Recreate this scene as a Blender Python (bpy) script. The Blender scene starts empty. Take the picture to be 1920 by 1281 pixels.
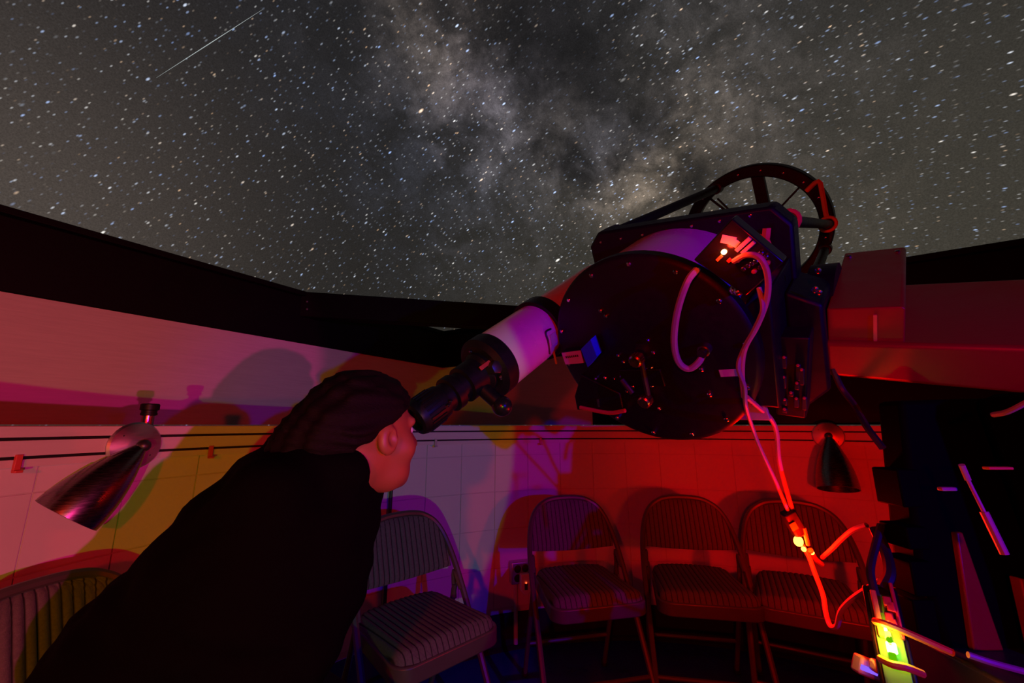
import bpy, math, random
import numpy as np
from mathutils import Vector, Matrix
random.seed(7)
scene = bpy.context.scene
COL = scene.collection
PI = math.pi

# ------------------------------------------------------------------ camera, sky, light, exposure
FPX, EYE = 760.0, 1.11
PITCH = math.atan(157 / FPX)
cam_d = bpy.data.cameras.new('camera'); cam = bpy.data.objects.new('camera', cam_d); COL.objects.link(cam)
cam_d.sensor_width = 36.0; cam_d.lens = FPX / 1920 * 36.0; cam_d.clip_start = 0.02; cam_d.clip_end = 5000
cam.location = (0, 0, EYE); cam.rotation_euler = (PI / 2 + PITCH, 0, 0)
scene.camera = cam
vs = scene.view_settings
vs.view_transform = 'Standard'; vs.look = 'None'; vs.gamma = 1.0; vs.use_curve_mapping = False; vs.exposure = 0.0

def V(*a): return np.array(a, float)
def nrm(v): v = np.asarray(v, float); return v / np.linalg.norm(v)
CF = V(0, math.cos(PITCH), math.sin(PITCH)); CU = V(0, -math.sin(PITCH), math.cos(PITCH)); CR = V(1, 0, 0)
CAM = V(0, 0, EYE)
def ray(x, y): return CF + (x - 960) / FPX * CR + (640.5 - y) / FPX * CU
def at(x, y, dep): return CAM + ray(x, y) * dep

class Nodes:
    """small helper for writing node trees as expressions"""
    def __init__(s, tree): s.t = tree
    def n(s, typ, **kw):
        nd = s.t.nodes.new(typ)
        for k, v in kw.items(): setattr(nd, k, v)
        return nd
    def put(s, sock, v):
        if isinstance(v, bpy.types.NodeSocket): s.t.links.new(v, sock)
        else: sock.default_value = v
    def m(s, op, a, b=0.0, c=0.0, clamp=False):
        nd = s.n('ShaderNodeMath', operation=op, use_clamp=clamp)
        s.put(nd.inputs[0], a); s.put(nd.inputs[1], b); s.put(nd.inputs[2], c); return nd.outputs[0]
    def dot(s, a, v):
        nd = s.n('ShaderNodeVectorMath', operation='DOT_PRODUCT'); s.put(nd.inputs[0], a); nd.inputs[1].default_value = tuple(v); return nd.outputs['Value']
    def mix(s, f, a, b, blend='MIX'):
        nd = s.n('ShaderNodeMix', data_type='RGBA', blend_type=blend); s.put(nd.inputs[0], f)
        s.put(nd.inputs[6], a if isinstance(a, bpy.types.NodeSocket) else tuple(a)); s.put(nd.inputs[7], b if isinstance(b, bpy.types.NodeSocket) else tuple(b))
        return nd.outputs[2]
    def noise(s, vec, scale, detail=5, rough=.6, dist=0.0):
        nd = s.n('ShaderNodeTexNoise'); s.put(nd.inputs['Vector'], vec); nd.inputs['Scale'].default_value = scale
        nd.inputs['Detail'].default_value = detail; nd.inputs['Roughness'].default_value = rough; nd.inputs['Distortion'].default_value = dist
        return nd.outputs['Fac']
    def remap(s, v, a, b, c=0., d=1., smooth=False):
        nd = s.n('ShaderNodeMapRange'); nd.clamp = True
        if smooth: nd.interpolation_type = 'SMOOTHSTEP'
        s.put(nd.inputs[0], v)
        for i, q in enumerate((a, b, c, d)): nd.inputs[1 + i].default_value = q
        return nd.outputs[0]

# --- the night sky: airglow, Milky Way and slightly trailed stars, all in directions of the sky
world = bpy.data.worlds.new('night_sky'); scene.world = world; world.use_nodes = True
wt = world.node_tree; wt.nodes.clear(); W = Nodes(wt)
direc = W.n('ShaderNodeTexCoord').outputs['Generated']
elev = W.dot(direc, (0, 0, 1))
def xyz(v):
    nd = W.n('ShaderNodeCombineXYZ')
    for i in range(3): W.put(nd.inputs[i], v[i])
    return nd.outputs[0]
def gdir(vec, px, py, sig):                       # soft spot on the sky around a direction
    c = nrm(ray(px, py)); q = W.m('SUBTRACT', 1.0, W.dot(vec, c)); return W.m('EXPONENT', W.m('MULTIPLY', q, -2.0 / (sig / 760.0) ** 2))
def scale(c, f):
    nd = W.n('ShaderNodeVectorMath', operation='SCALE'); W.put(nd.inputs[0], c if isinstance(c, bpy.types.NodeSocket) else tuple(c[:3])); W.put(nd.inputs[3], f); return nd.outputs[0]
# airglow, with distant light domes low at both sides
base = W.mix(W.remap(elev, 0.1, 0.8), (.0165, .0152, .0130, 1), (.0130, .0130, .0150, 1))
for px, py, sg, colr in ((-150, 410, 270, (.062, .047, .039)), (1950, 500, 480, (.032, .028, .020)), (1150, 640, 300, (.016, .014, .009))):
    base = W.mix(1.0, base, scale(colr, gdir(direc, px, py, sg)), 'ADD')
# Milky Way: star clouds and dust lanes, ragged by noise
wn = W.n('ShaderNodeTexNoise'); W.put(wn.inputs['Vector'], direc); wn.inputs['Scale'].default_value = 6.0; wn.inputs['Detail'].default_value = 6.0; wn.inputs['Roughness'].default_value = .6
wv = W.n('ShaderNodeVectorMath', operation='MULTIPLY_ADD'); W.put(wv.inputs[0], wn.outputs['Color']); wv.inputs[1].default_value = (.26, .26, .26); wv.inputs[2].default_value = (-.13, -.13, -.13)
wa = W.n('ShaderNodeVectorMath', operation='ADD'); W.put(wa.inputs[0], direc); W.put(wa.inputs[1], wv.outputs[0]); wnm = W.n('ShaderNodeVectorMath', operation='NORMALIZE'); W.put(wnm.inputs[0], wa.outputs[0]); wdir = wnm.outputs[0]
clouds = W.remap(W.noise(direc, 11.0, 8, .62, .5), .34, .68, .15, 1.2, True)
fine = W.remap(W.noise(direc, 40.0, 8, .7, .3), .3, .72, .45, 1.4)
GREY, LILAC, WARM, BLUE = (1.02, .93, .95), (.98, .86, 1.12), (1.22, .93, .66), (.74, .84, 1.28)
mwl = None; band = None
for px, py, sg, amp, colr in ((800, 20, 110, .024, WARM), (890, 90, 75, .036, WARM), (945, 150, 80, .062, LILAC), (1000, 215, 80, .046, GREY), (1060, 240, 55, .048, WARM), (1130, 265, 62, .052, BLUE), (1175, 330, 80, .046, WARM), (1215, 385, 75, .060, WARM), (1285, 255, 100, .034, WARM), (1265, 295, 60, .030, WARM), (1250, 150, 150, .020, GREY), (840, 240, 190, .016, BLUE), (1040, 400, 170, .018, GREY), (1360, 180, 150, .018, GREY), (1400, 420, 160, .02, WARM)):
    q = W.m('MULTIPLY', gdir(wdir, px, py, sg), amp * 1.45); band = q if band is None else W.m('ADD', band, q)
    c = scale(colr, q); mwl = c if mwl is None else W.mix(1.0, mwl, c, 'ADD')
mwl = scale(mwl, W.m('MULTIPLY', clouds, fine))
sky = W.mix(1.0, base, mwl, 'ADD')
keep = None
for px, py, sg, amp in ((1010, 55, 90, .75), (1075, 120, 90, .7), (1140, 185, 65, .5), (1090, 285, 38, .8), (1165, 290, 42, .7), (1310, 345, 55, .75), (1205, 215, 55, .5), (935, 35, 50, .6), (1015, 262, 38, .7), (1040, 170, 55, .6), (1380, 250, 60, .4)):
    q = W.m('SUBTRACT', 1.0, W.m('MULTIPLY', gdir(wdir, px, py, sg), amp)); keep = q if keep is None else W.m('MULTIPLY', keep, q)
sky = W.mix(W.m('SUBTRACT', 1.0, keep), sky, (.0105, .0100, .0105, 1))
sky = scale(sky, W.remap(W.noise(direc, 420., 2, .7), .3, .7, .8, 1.2))
# stars in Mercator coordinates about the celestial pole below the southern horizon
az, lat = math.radians(43), math.radians(35)
pole = V(math.sin(az) * math.cos(lat), math.cos(az) * math.cos(lat), -math.sin(lat))
e1 = nrm(np.cross(pole, (0, 0, 1))); e1 = nrm(np.cross(e1, pole)) ; e2 = np.cross(pole, e1)
hour = W.m('ARCTAN2', W.dot(direc, e2), W.dot(direc, e1))
sd = W.dot(direc, pole)
merc = W.m('MULTIPLY', W.m('LOGARITHM', W.m('DIVIDE', W.m('ADD', 1.0, sd), W.m('SUBTRACT', 1.0, sd)), math.e), .5)
crowd = W.m('MULTIPLY', W.m('ADD', .8, W.m('MULTIPLY', band, 10.0)), keep)
stars = None
for cell, rad, power, gain, off in ((.0074, .0014, 3.6, .55, 0.0), (.017, .0017, 4.0, 1.3, 31.7), (.055, .0021, 3.5, 1.7, 77.3), (.24, .0032, 2.5, 2.2, 140.1)):
    vec = xyz((W.m('ADD', W.m('MULTIPLY', hour, 1 / cell / 2.3), off), W.m('ADD', W.m('MULTIPLY', merc, 1 / cell), off), 0.0))
    vo = W.n('ShaderNodeTexVoronoi', voronoi_dimensions='2D', feature='F1'); W.put(vo.inputs['Vector'], vec); vo.inputs['Scale'].default_value = 1.0
    sp = W.n('ShaderNodeSeparateColor'); W.put(sp.inputs[0], vo.outputs['Color'])
    core = W.remap(vo.outputs['Distance'], 0.0, rad / cell, 1., 0.)
    lum = W.m('MULTIPLY', W.m('MULTIPLY', W.m('POWER', sp.outputs[0], power), gain), crowd)
    hue = W.n('ShaderNodeValToRGB'); W.put(hue.inputs[0], sp.outputs[1]); r_ = hue.color_ramp
    r_.elements[0].color = (.34, .52, 1, 1); r_.elements[1].color = (1, .62, .35, 1)
    q = r_.elements.new(.45); q.color = (.66, .78, 1, 1); q = r_.elements.new(.8); q.color = (1, .95, .88, 1)
    s_ = W.n('ShaderNodeVectorMath', operation='SCALE'); W.put(s_.inputs[0], hue.outputs[0]); W.put(s_.inputs[3], W.m('MULTIPLY', core, lum))
    stars = s_.outputs[0] if stars is None else W.mix(1.0, stars, s_.outputs[0], 'ADD')
sky = W.mix(1.0, sky, stars, 'ADD')
sky = W.mix(W.remap(elev, -.02, .0), (.004, .004, .004, 1), sky)
bg = W.n('ShaderNodeBackground'); W.put(bg.inputs[0], sky); bg.inputs[1].default_value = 1.0
wo = W.n('ShaderNodeOutputWorld'); wt.links.new(bg.outputs[0], wo.inputs[0])

# lamp settings: the bulbs sit in wall sconces behind the photographer (built further down)
CX, CY, RW = .575, .636, 1.80                     # centre and radius of the round wall
LAMPS = {   # bulb position, aim, colour, watts, cone, radius
    'red':    (V(-.33, -.83, 1.20), V(-.1, 2.0, 1.15), (1.0, .003, .002), 44.0, 160, .03, .3),
    'green':  (V(.25, -1.02, .78), V(-1.10, 1.55, .98), (.50, 1.0, .0), 22.0, 48, .012, .06),
    'blue':   (V(1.27, -.80, 1.22), V(-.05, 2.2, .95), (.01, .0, 1.0), 62.0, 54, .015, .6),
    'pink':   (V(.93, -.92, .84), V(-1.45, 1.2, 1.25), (1.0, .02, .30), 116.0, 35, .014, .18),
}

# ------------------------------------------------------------------ helpers: geometry
class Geo:
    def __init__(s): s.v = []; s.f = []
    def add(s, v, f):
        b = len(s.v); s.v += [tuple(map(float, p)) for p in v]; s.f += [tuple(b + i for i in q) for q in f]; return s
def frame(z, hint=None):
    z = nrm(z); h = V(0, 0, 1) if hint is None else np.asarray(hint, float)
    if abs(np.dot(nrm(h), z)) > .97: h = V(1, 0, 0)
    x = nrm(np.cross(h, z)); return x, np.cross(z, x), z
def box(g, c, s, ax=None):
    ax = ax or (V(1, 0, 0), V(0, 1, 0), V(0, 0, 1)); c = np.asarray(c, float)
    v = [c + ax[0] * (i * s[0] / 2) + ax[1] * (j * s[1] / 2) + ax[2] * (k * s[2] / 2) for k in (-1, 1) for j in (-1, 1) for i in (-1, 1)]
    return g.add(v, [(0, 2, 3, 1), (4, 5, 7, 6), (0, 1, 5, 4), (2, 6, 7, 3), (0, 4, 6, 2), (1, 3, 7, 5)])
def smooth_path(P, n=8, closed=False):
    P = [np.asarray(p, float) for p in P]; out = []; N = len(P)
    if N < 3 or n <= 1: return P
    for i in range(N if closed else N - 1):
        a, b = P[i], P[(i + 1) % N]
        p0 = P[i - 1] if (i > 0 or closed) else 2 * a - b
        p3 = P[(i + 2) % N] if (i + 2 < N or closed) else 2 * b - a
        for k in range(n):
            t = k / n
            out.append(.5 * ((2 * a) + (-p0 + b) * t + (2 * p0 - 5 * a + 4 * b - p3) * t * t + (-p0 + 3 * a - 3 * b + p3) * t ** 3))
    if not closed: out.append(P[-1])
    return out
def tube(g, P, r, seg=8, closed=False, n=1):
    P = smooth_path(P, n, closed); N = len(P); rr = [r] * N if np.isscalar(r) else list(np.interp(np.linspace(0, 1, N), np.linspace(0, 1, len(r)), r))
    T = []
    for i in range(N):
        a = P[i - 1] if (i > 0 or closed) else P[i]; b = P[(i + 1) % N] if (i < N - 1 or closed) else P[i]
        T.append(nrm(b - a))
    x, y, _ = frame(T[0]); v = []
    for i in range(N):
        x = nrm(x - T[i] * np.dot(x, T[i])); y = np.cross(T[i], x)
        for k in range(seg):
            a = 2 * PI * k / seg; v.append(P[i] + (x * math.cos(a) + y * math.sin(a)) * rr[i])
    f = []
    for i in range(N if closed else N - 1):
        j = (i + 1) % N
        for k in range(seg): f.append((i * seg + k, i * seg + (k + 1) % seg, j * seg + (k + 1) % seg, j * seg + k))
    if not closed: f.append(tuple(range(seg))[::-1]); f.append(tuple((N - 1) * seg + k for k in range(seg)))
    return g.add(v, f)
def lathe(g, o, axis, prof, seg=32, hint=None, cap=True, arc=None):
    """prof: (distance along the axis, radius)"""
    x, y, z = frame(axis, hint); o = np.asarray(o, float); v = []; n = len(prof)
    for t, r in prof:
        for k in range(seg):
            a = 2 * PI * k / seg; v.append(o + z * t + (x * math.cos(a) + y * math.sin(a)) * r)
    f = [(i * seg + k, i * seg + (k + 1) % seg, (i + 1) * seg + (k + 1) % seg, (i + 1) * seg + k) for i in range(n - 1) for k in range(seg)]
    if cap: f += [tuple(range(seg))[::-1], tuple((n - 1) * seg + k for k in range(seg))]
    return g.add(v, f)
def ring_lathe(g, o, axis, prof, seg=64, hint=None):
    """closed profile swept all the way round"""
    x, y, z = frame(axis, hint); o = np.asarray(o, float); n = len(prof); v = []
    for t, r in prof:
        for k in range(seg):
            a = 2 * PI * k / seg; v.append(o + z * t + (x * math.cos(a) + y * math.sin(a)) * r)
    f = [(i * seg + k, i * seg + (k + 1) % seg, ((i + 1) % n) * seg + (k + 1) % seg, ((i + 1) % n) * seg + k) for i in range(n) for k in range(seg)]
    return g.add(v, f)
def prism(g, poly, o, ax, depth):
    """poly in (ax0, ax1), extruded along ax2 by depth"""
    o = np.asarray(o, float); n = len(poly)
    v = [o + ax[0] * p[0] + ax[1] * p[1] for p in poly] + [o + ax[0] * p[0] + ax[1] * p[1] + ax[2] * depth for p in poly]
    return g.add(v, [tuple(range(n))[::-1], tuple(range(n, 2 * n))] + [(i, (i + 1) % n, n + (i + 1) % n, n + i) for i in range(n)])
def ball(g, o, r, seg=10):
    o = np.asarray(o, float); r = V(r, r, r) if np.isscalar(r) else np.asarray(r, float)
    rows = seg // 2; v = [o + V(0, 0, -r[2])]
    for i in range(1, rows):
        a = -PI / 2 + PI * i / rows
        for k in range(seg): b = 2 * PI * k / seg; v.append(o + V(math.cos(a) * math.cos(b), math.cos(a) * math.sin(b), math.sin(a)) * r)
    v.append(o + V(0, 0, r[2])); f = []
    for k in range(seg):
        f.append((0, 1 + (k + 1) % seg, 1 + k)); f.append((len(v) - 1, 1 + (rows - 2) * seg + k, 1 + (rows - 2) * seg + (k + 1) % seg))
    for i in range(rows - 2):
        for k in range(seg): f.append((1 + i * seg + k, 1 + i * seg + (k + 1) % seg, 1 + (i + 1) * seg + (k + 1) % seg, 1 + (i + 1) * seg + k))
    return g.add(v, f)
def arc_sweep(g, prof, a0, a1, n, closed=True, cx=CX, cy=CY):
    """profile of (radius, z) swept along the round wall, angles in degrees, 0 = straight ahead"""
    v = []; m = len(prof)
    for i in range(n + 1):
        a = math.radians(a0 + (a1 - a0) * i / n)
        for r, z in prof: v.append((cx + r * math.sin(a), cy + r * math.cos(a), z))
    f = []
    for i in range(n):
        for k in range(m if closed else m - 1): f.append((i * m + k, i * m + (k + 1) % m, (i + 1) * m + (k + 1) % m, (i + 1) * m + k))
    if closed: f += [tuple(range(m))[::-1], tuple(n * m + k for k in range(m))]
    return g.add(v, f)

OFF = {}
def obj(name, g, mat, parent=None, smooth=35, bevel=0, seg=2):
    me = bpy.data.meshes.new(name); o = bpy.data.objects.new(name, me); COL.objects.link(o)
    off = OFF.get(parent.name, V(0, 0, 0)) if parent else V(0, 0, 0)
    me.from_pydata([tuple(np.array(p) - off) for p in g.v], [], g.f); me.update()
    if mat: me.materials.append(mat)
    if smooth:
        me.shade_smooth()
        me.set_sharp_from_angle(angle=math.radians(smooth))
    if parent: o.parent = parent; OFF[o.name] = off
    if bevel:
        b = o.modifiers.new('bevel', 'BEVEL'); b.width = bevel; b.segments = seg; b.limit_method = 'ANGLE'
    return o
def empty(name, loc=(0, 0, 0), label=None, cat=None, group=None):
    o = bpy.data.objects.new(name, None); COL.objects.link(o); o.location = tuple(map(float, loc)); o.empty_display_size = .05
    OFF[o.name] = np.array(loc, float)
    if label: tag(o, label, cat, group)
    return o
def tag(o, label, cat, group=None):
    o['label'] = label; o['category'] = cat
    if group: o['group'] = group
    return o
def struct(o, label=None):
    o['kind'] = 'structure'
    if label: o['label'] = label
    return o
def copy_tree(o, parent=None):
    c = o.copy(); COL.objects.link(c); c.parent = parent
    for ch in o.children: copy_tree(ch, c)
    return c

# ------------------------------------------------------------------ helpers: materials
def mat(name, col, rough=.5, metal=0., var=.15, scale=20., bump=0., bscale=120., stretch=None, emit=None, spec=None, aniso=0.):
    m = bpy.data.materials.new(name); m.use_nodes = True; t = m.node_tree; N = Nodes(t); b = t.nodes['Principled BSDF']
    co = N.n('ShaderNodeTexCoord').outputs['Object']
    if stretch:
        mp = N.n('ShaderNodeMapping'); N.put(mp.inputs[0], co); mp.inputs['Scale'].default_value = stretch; co = mp.outputs[0]
    nz = N.noise(co, scale, 6, .6)
    c = (*col, 1)
    N.put(b.inputs['Base Color'], N.mix(nz, tuple(x * (1 - var) for x in col) + (1,), tuple(min(1, x * (1 + var)) for x in col) + (1,)))
    N.put(b.inputs['Roughness'], N.remap(nz, .3, .7, max(0.02, rough - .06), min(1, rough + .06)))
    b.inputs['Metallic'].default_value = metal
    if spec is not None: b.inputs['Specular IOR Level'].default_value = spec
    if aniso: b.inputs['Anisotropic'].default_value = aniso
    if bump:
        bp = N.n('ShaderNodeBump'); bp.inputs['Strength'].default_value = bump; bp.inputs['Distance'].default_value = .002
        N.put(bp.inputs['Height'], N.noise(co, bscale, 5, .6)); t.links.new(bp.outputs[0], b.inputs['Normal'])
    if emit:
        b.inputs['Emission Color'].default_value = (*emit[0], 1); b.inputs['Emission Strength'].default_value = emit[1]
    return m
M = dict(
    paint=mat('wall_paint', (.62, .60, .58), .6, var=.06, scale=6, bump=.25, bscale=60),
    mortar=mat('mortar', (.52, .50, .48), .8, var=.1, scale=14, bump=.3),
    trim=mat('trim_paint', (.60, .57, .53), .5, var=.08, scale=10, bump=.15, stretch=(1, 1, 8)),
    plywood=mat('painted_plywood', (.60, .57, .54), .65, var=.16, scale=5, bump=.5, bscale=16, stretch=(1.2, 1.2, 22)),
    blackwood=mat('black_painted_beam', (.0035, .003, .0035), .6, var=.3, scale=10, bump=.2, spec=.12),
    rubber=mat('black_rubber', (.010, .010, .011), .6, var=.2, spec=.3),
    floor=mat('floor_paint', (.010, .035, .24), .30, var=.35, scale=5, bump=.15, bscale=30),
    dome=mat('dome_lining', (.02, .02, .02), .8, var=.2),
    alu=mat('brushed_aluminium', (.52, .50, .50), .40, 1., var=.1, scale=40, stretch=(1, 1, 12), aniso=.5),
    shade=mat('spun_metal_shade', (.26, .23, .23), .27, 1., var=.12, scale=40, stretch=(1, 1, 12)),
    steel=mat('bright_steel', (.7, .7, .72), .22, 1., var=.05),
    darksteel=mat('dark_steel', (.08, .08, .085), .4, .8, var=.2),
    pier=mat('pier_black', (.0025, .002, .002), .7, var=.3, spec=.03),
    black=mat('black_anodised', (.007, .007, .0075), .45, .0, var=.3, scale=60, bump=.1, spec=.3),
    blackgloss=mat('black_gloss', (.012, .012, .013), .22, .0, var=.2, spec=.5),
    tubewhite=mat('white_tube_enamel', (.72, .70, .70), .25, var=.03),
    mountpaint=mat('mount_red_enamel', (.26, .012, .010), .36, var=.05, bump=.15, bscale=300),
    chairmetal=mat('chair_enamel', (.075, .06, .055), .4, .1, var=.12, scale=30),
    fabric=mat('ribbed_upholstery', (.115, .105, .10), .9, var=.4, scale=160, bump=.5, bscale=500, spec=.15),
    # (stripes are added below)
    cloth=mat('black_jacket_cloth', (.0018, .0018, .002), .95, var=.3, scale=40, bump=.3, bscale=90, spec=.03),
    trousers=mat('dark_trousers', (.006, .006, .008), .9, var=.3, spec=.08),
    shoe=mat('dark_shoe', (.01, .009, .008), .6, var=.2),
    skin=mat('skin', (.23, .085, .03), .5, var=.08, scale=30, bump=.1, bscale=160),
    hair=mat('dark_hair', (.003, .002, .0018), .7, var=.5, scale=30, bump=.6, bscale=60, stretch=(1, 5, 5), spec=.12),
    eye=mat('eye_white', (.7, .68, .66), .2, var=.03), iris=mat('iris', (.04, .025, .015), .2),
    gold=mat('brass_knob', (.75, .52, .22), .28, 1., var=.1),
    label=mat('printed_label', (.62, .60, .56), .6, var=.05), ink=mat('label_ink', (.02, .02, .02), .6),
    bluetape=mat('blue_tape', (.015, .04, .90), .6, var=.06),
    orange=mat('orange_tie', (.85, .42, .06), .6, var=.15),
    cable=mat('grey_cable', (.34, .31, .32), .4, var=.1), cableblack=mat('black_cable', (.02, .02, .02), .4, var=.2),
    cableorange=mat('orange_cable', (.55, .33, .25), .45, var=.1),
    vivid=mat('vivid_orange_cable', (.85, .22, .03), .45, var=.1),
    plastic=mat('beige_plastic', (.45, .42, .40), .45, var=.05),
    clip=mat('red_clip', (.55, .06, .05), .45, var=.1),
    green=mat('circuit_green', (.05, .30, .06), .5, var=.2),
    yellow=mat('yellow_strip', (.62, .55, .06), .5, var=.1),
    whiteplastic=mat('white_plastic', (.6, .6, .6), .4, var=.05),
)
def stripe_fabric(m, pitch):
    t = m.node_tree; N = Nodes(t); b = t.nodes['Principled BSDF']; sx = N.n('ShaderNodeSeparateXYZ'); N.put(sx.inputs[0], N.n('ShaderNodeTexCoord').outputs['Object'])
    w = N.m('ABSOLUTE', N.m('SINE', N.m('MULTIPLY', sx.outputs[0], PI / pitch))); old = b.inputs['Base Color'].links[0].from_socket
    N.put(b.inputs['Base Color'], N.mix(N.remap(w, .06, .42, 0., 1., True), (.022, .02, .02, 1), old))
stripe_fabric(M['fabric'], .0205)
def led(name, col, s):
    m = bpy.data.materials.new(name); m.use_nodes = True; t = m.node_tree; t.nodes.clear()
    e = t.nodes.new('ShaderNodeEmission'); e.inputs[0].default_value = (*col, 1); e.inputs[1].default_value = s
    o = t.nodes.new('ShaderNodeOutputMaterial'); t.links.new(e.outputs[0], o.inputs[0]); return m
LED = dict(red=led('led_red', (1, .35, .12), 12), small=led('led_small_red', (1, .08, .02), 3), amber=led('led_amber', (1, .42, .05), 5), green=led('led_green', (.5, 1, .12), 14),
           blue=led('led_blue', (.18, .08, 1), 1.6), dimgreen=led('led_dim_green', (.25, 1, .0), .5), meteor=led('meteor_glow', (.75, .85, .85), .55))
def point_light(name, loc, col, watt, rad=.01, parent=None):
    l = bpy.data.lights.new(name, 'POINT'); l.color = col; l.energy = watt; l.shadow_soft_size = rad
    o = bpy.data.objects.new(name, l); COL.objects.link(o)
    off = OFF.get(parent.name, V(0, 0, 0)) if parent else V(0, 0, 0)
    o.location = tuple(np.asarray(loc, float) - off)
    if parent: o.parent = parent
    return o
def wall_pt(x, y, R=RW):
    r = ray(x, y); c0 = V(CX, CY); A = r[:2] @ r[:2]; B = -r[:2] @ c0; K = c0 @ c0 - R * R
    return CAM + r * ((-B + math.sqrt(B * B - A * K)) / A)
def ang(P): return math.degrees(math.atan2(P[0] - CX, P[1] - CY))
def polar(a, r, z): a = math.radians(a); return V(CX + r * math.sin(a), CY + r * math.cos(a), z)

# ------------------------------------------------------------------ the room
g = Geo(); n = 96
g.add([polar(360 * i / n, 2.0, 0) for i in range(n)] + [polar(360 * i / n, 2.0, -.06) for i in range(n)],
      [tuple(range(n))[::-1], tuple(range(n, 2 * n))] + [(i, (i + 1) % n, n + (i + 1) % n, n + i) for i in range(n)])
struct(obj('floor', g, M['floor']))
STEP, A_L, A_R = 6.1, -27.9 - 6.1 * 11, -27.9 + 6.1 * 15
g = Geo(); arc_sweep(g, [(RW + .004, 0), (RW + .004, 1.04), (RW + .2, 1.04), (RW + .2, 0)], A_L, A_R, 52)
wall_front = struct(obj('wall_front', g, M['mortar'])); 
g = Geo(); arc_sweep(g, [(RW, 0), (RW, 1.04), (RW + .2, 1.04), (RW + .2, 0)], A_R, A_L + 360, 60)
struct(obj('wall_back', g, M['paint']))
# painted blocks, each with its own recessed joint
blk = Geo(); hw = math.radians(STEP / 2) - .0011
v = []
for rr in (RW, RW + .03):
    for i in range(5):
        a = -hw + 2 * hw * i / 4
        for z in (.0022, .1878): v.append((rr * math.sin(a), rr * math.cos(a), z))
f = [(2 * i, 2 * i + 1, 2 * i + 3, 2 * i + 2) for i in range(4)] + [(10 + 2 * i, 12 + 2 * i, 13 + 2 * i, 11 + 2 * i) for i in range(4)]
f += [(2 * i, 2 * i + 2, 12 + 2 * i, 10 + 2 * i) for i in range(4)] + [(2 * i + 1, 11 + 2 * i, 13 + 2 * i, 2 * i + 3) for i in range(4)] + [(0, 10, 11, 1), (8, 9, 19, 18)]
blk.add(v, f)
b0 = obj('block', blk, M['paint'], wall_front, smooth=40)
first = True
for col in range(26):
    for row in range(1, 6):
        o = b0 if first else b0.copy()
        if not first: COL.objects.link(o)
        first = False
        o.location = (CX, CY, .19 * row - .002 + random.uniform(-.0004, .0004)); o.rotation_euler = (0, 0, -math.radians(A_L + STEP * (col + .5)))
        k = 1 + random.uniform(-.0006, .0006); o.scale = (k, k, .84 if row == 5 else 1.0)
g = Geo(); arc_sweep(g, [(RW - .008, 0), (RW - .008, .155), (RW - .004, .16), (RW + .003, .16), (RW + .003, 0)], A_L, A_R, 60)
struct(obj('baseboard_front', g, M['rubber']))
g = Geo(); arc_sweep(g, [(RW - .03, .0), (RW - .018, .012), (RW - .009, .016), (RW - .009, .0)], A_L, A_R, 60)
struct(obj('trim_1', g, M['rubber']))
# rail at the top of the wall: three boards with dark gaps
prof = [(RW - .022, 1.012), (RW - .024, 1.030), (RW - .012, 1.031), (RW - .012, 1.037), (RW - .028, 1.038), (RW - .028, 1.074), (RW - .012, 1.075), (RW - .012, 1.081), (RW - .034, 1.082), (RW - .034, 1.107), (RW + .02, 1.107), (RW + .02, 1.012)]
g = Geo(); arc_sweep(g, prof, A_L, A_R, 70)
struct(obj('trim_2', g, M['trim'], smooth=25))
# square upper structure around the round wall: painted plywood, black roof beams
AZ = math.radians(32.3)
uL, nL = V(math.sin(AZ), math.cos(AZ), 0), V(-math.cos(AZ), math.sin(AZ), 0)       # along the left beam / outwards
uR, nR = -nL, uL                                                                    # the right beam runs square to it
D_L, D_R = 2.42, 2.68
Z_B, Z_T = EYE + .205 * D_L, EYE + .340 * D_L
def beam_pt(l, r, z): return nL * l + nR * r + V(0, 0, z)
def plank(g, l0, l1, r0, r1, z0, z1):
    return box(g, beam_pt((l0 + l1) / 2, (r0 + r1) / 2, (z0 + z1) / 2), (l1 - l0, r1 - r0, z1 - z0), (nL, nR, V(0, 0, 1)))
g = Geo(); plank(g, D_L, D_L + .05, -3.0, D_R + .05, 1.112, Z_B + .05)
struct(obj('wall_left', g, M['plywood']))
g = Geo(); plank(g, -3.0, D_L, D_R, D_R + .05, 1.112, Z_B + .05)
struct(obj('wall_right', g, M['plywood']))
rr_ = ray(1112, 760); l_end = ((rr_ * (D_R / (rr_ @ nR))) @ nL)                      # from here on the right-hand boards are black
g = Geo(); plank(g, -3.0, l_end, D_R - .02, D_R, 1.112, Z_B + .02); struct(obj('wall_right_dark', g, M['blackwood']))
g = Geo()                                                                            # ledge between the round wall and the square one
nn = 80; inner = [polar(A_L + (A_R - A_L) * i / nn, RW - .01, 1.109) for i in range(nn + 1)]; outer = []
for p in inner:
    dv = nrm(V(p[0] - CX, p[1] - CY, 0)); cc = V(CX, CY, 0); ts = [6.]
    for nv, D in ((nL, D_L), (nR, D_R)):
        if dv @ nv > 1e-3: ts.append((D - cc @ nv) / (dv @ nv))
    q = cc + dv * max(RW + .005, min(min(ts), 4.5)); outer.append(V(q[0], q[1], 1.109))
top = inner + outer; m_ = nn + 1
g.add(top + [p - V(0, 0, .02) for p in top], [(i, i + 1, m_ + i + 1, m_ + i) for i in range(nn)] + [(2 * m_ + i, 3 * m_ + i, 3 * m_ + i + 1, 2 * m_ + i + 1) for i in range(nn)] + [(i, 2 * m_ + i, 2 * m_ + i + 1, i + 1) for i in range(nn)])
struct(obj('trim_3', g, M['trim']))
def beam(name, args, lip):
    g = Geo(); plank(g, *args); o = struct(obj(name, g, M['blackwood'], bevel=.008))
    g = Geo(); plank(g, *lip); obj('cap_strip', g, M['blackwood'], o, bevel=.004); return o
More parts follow.
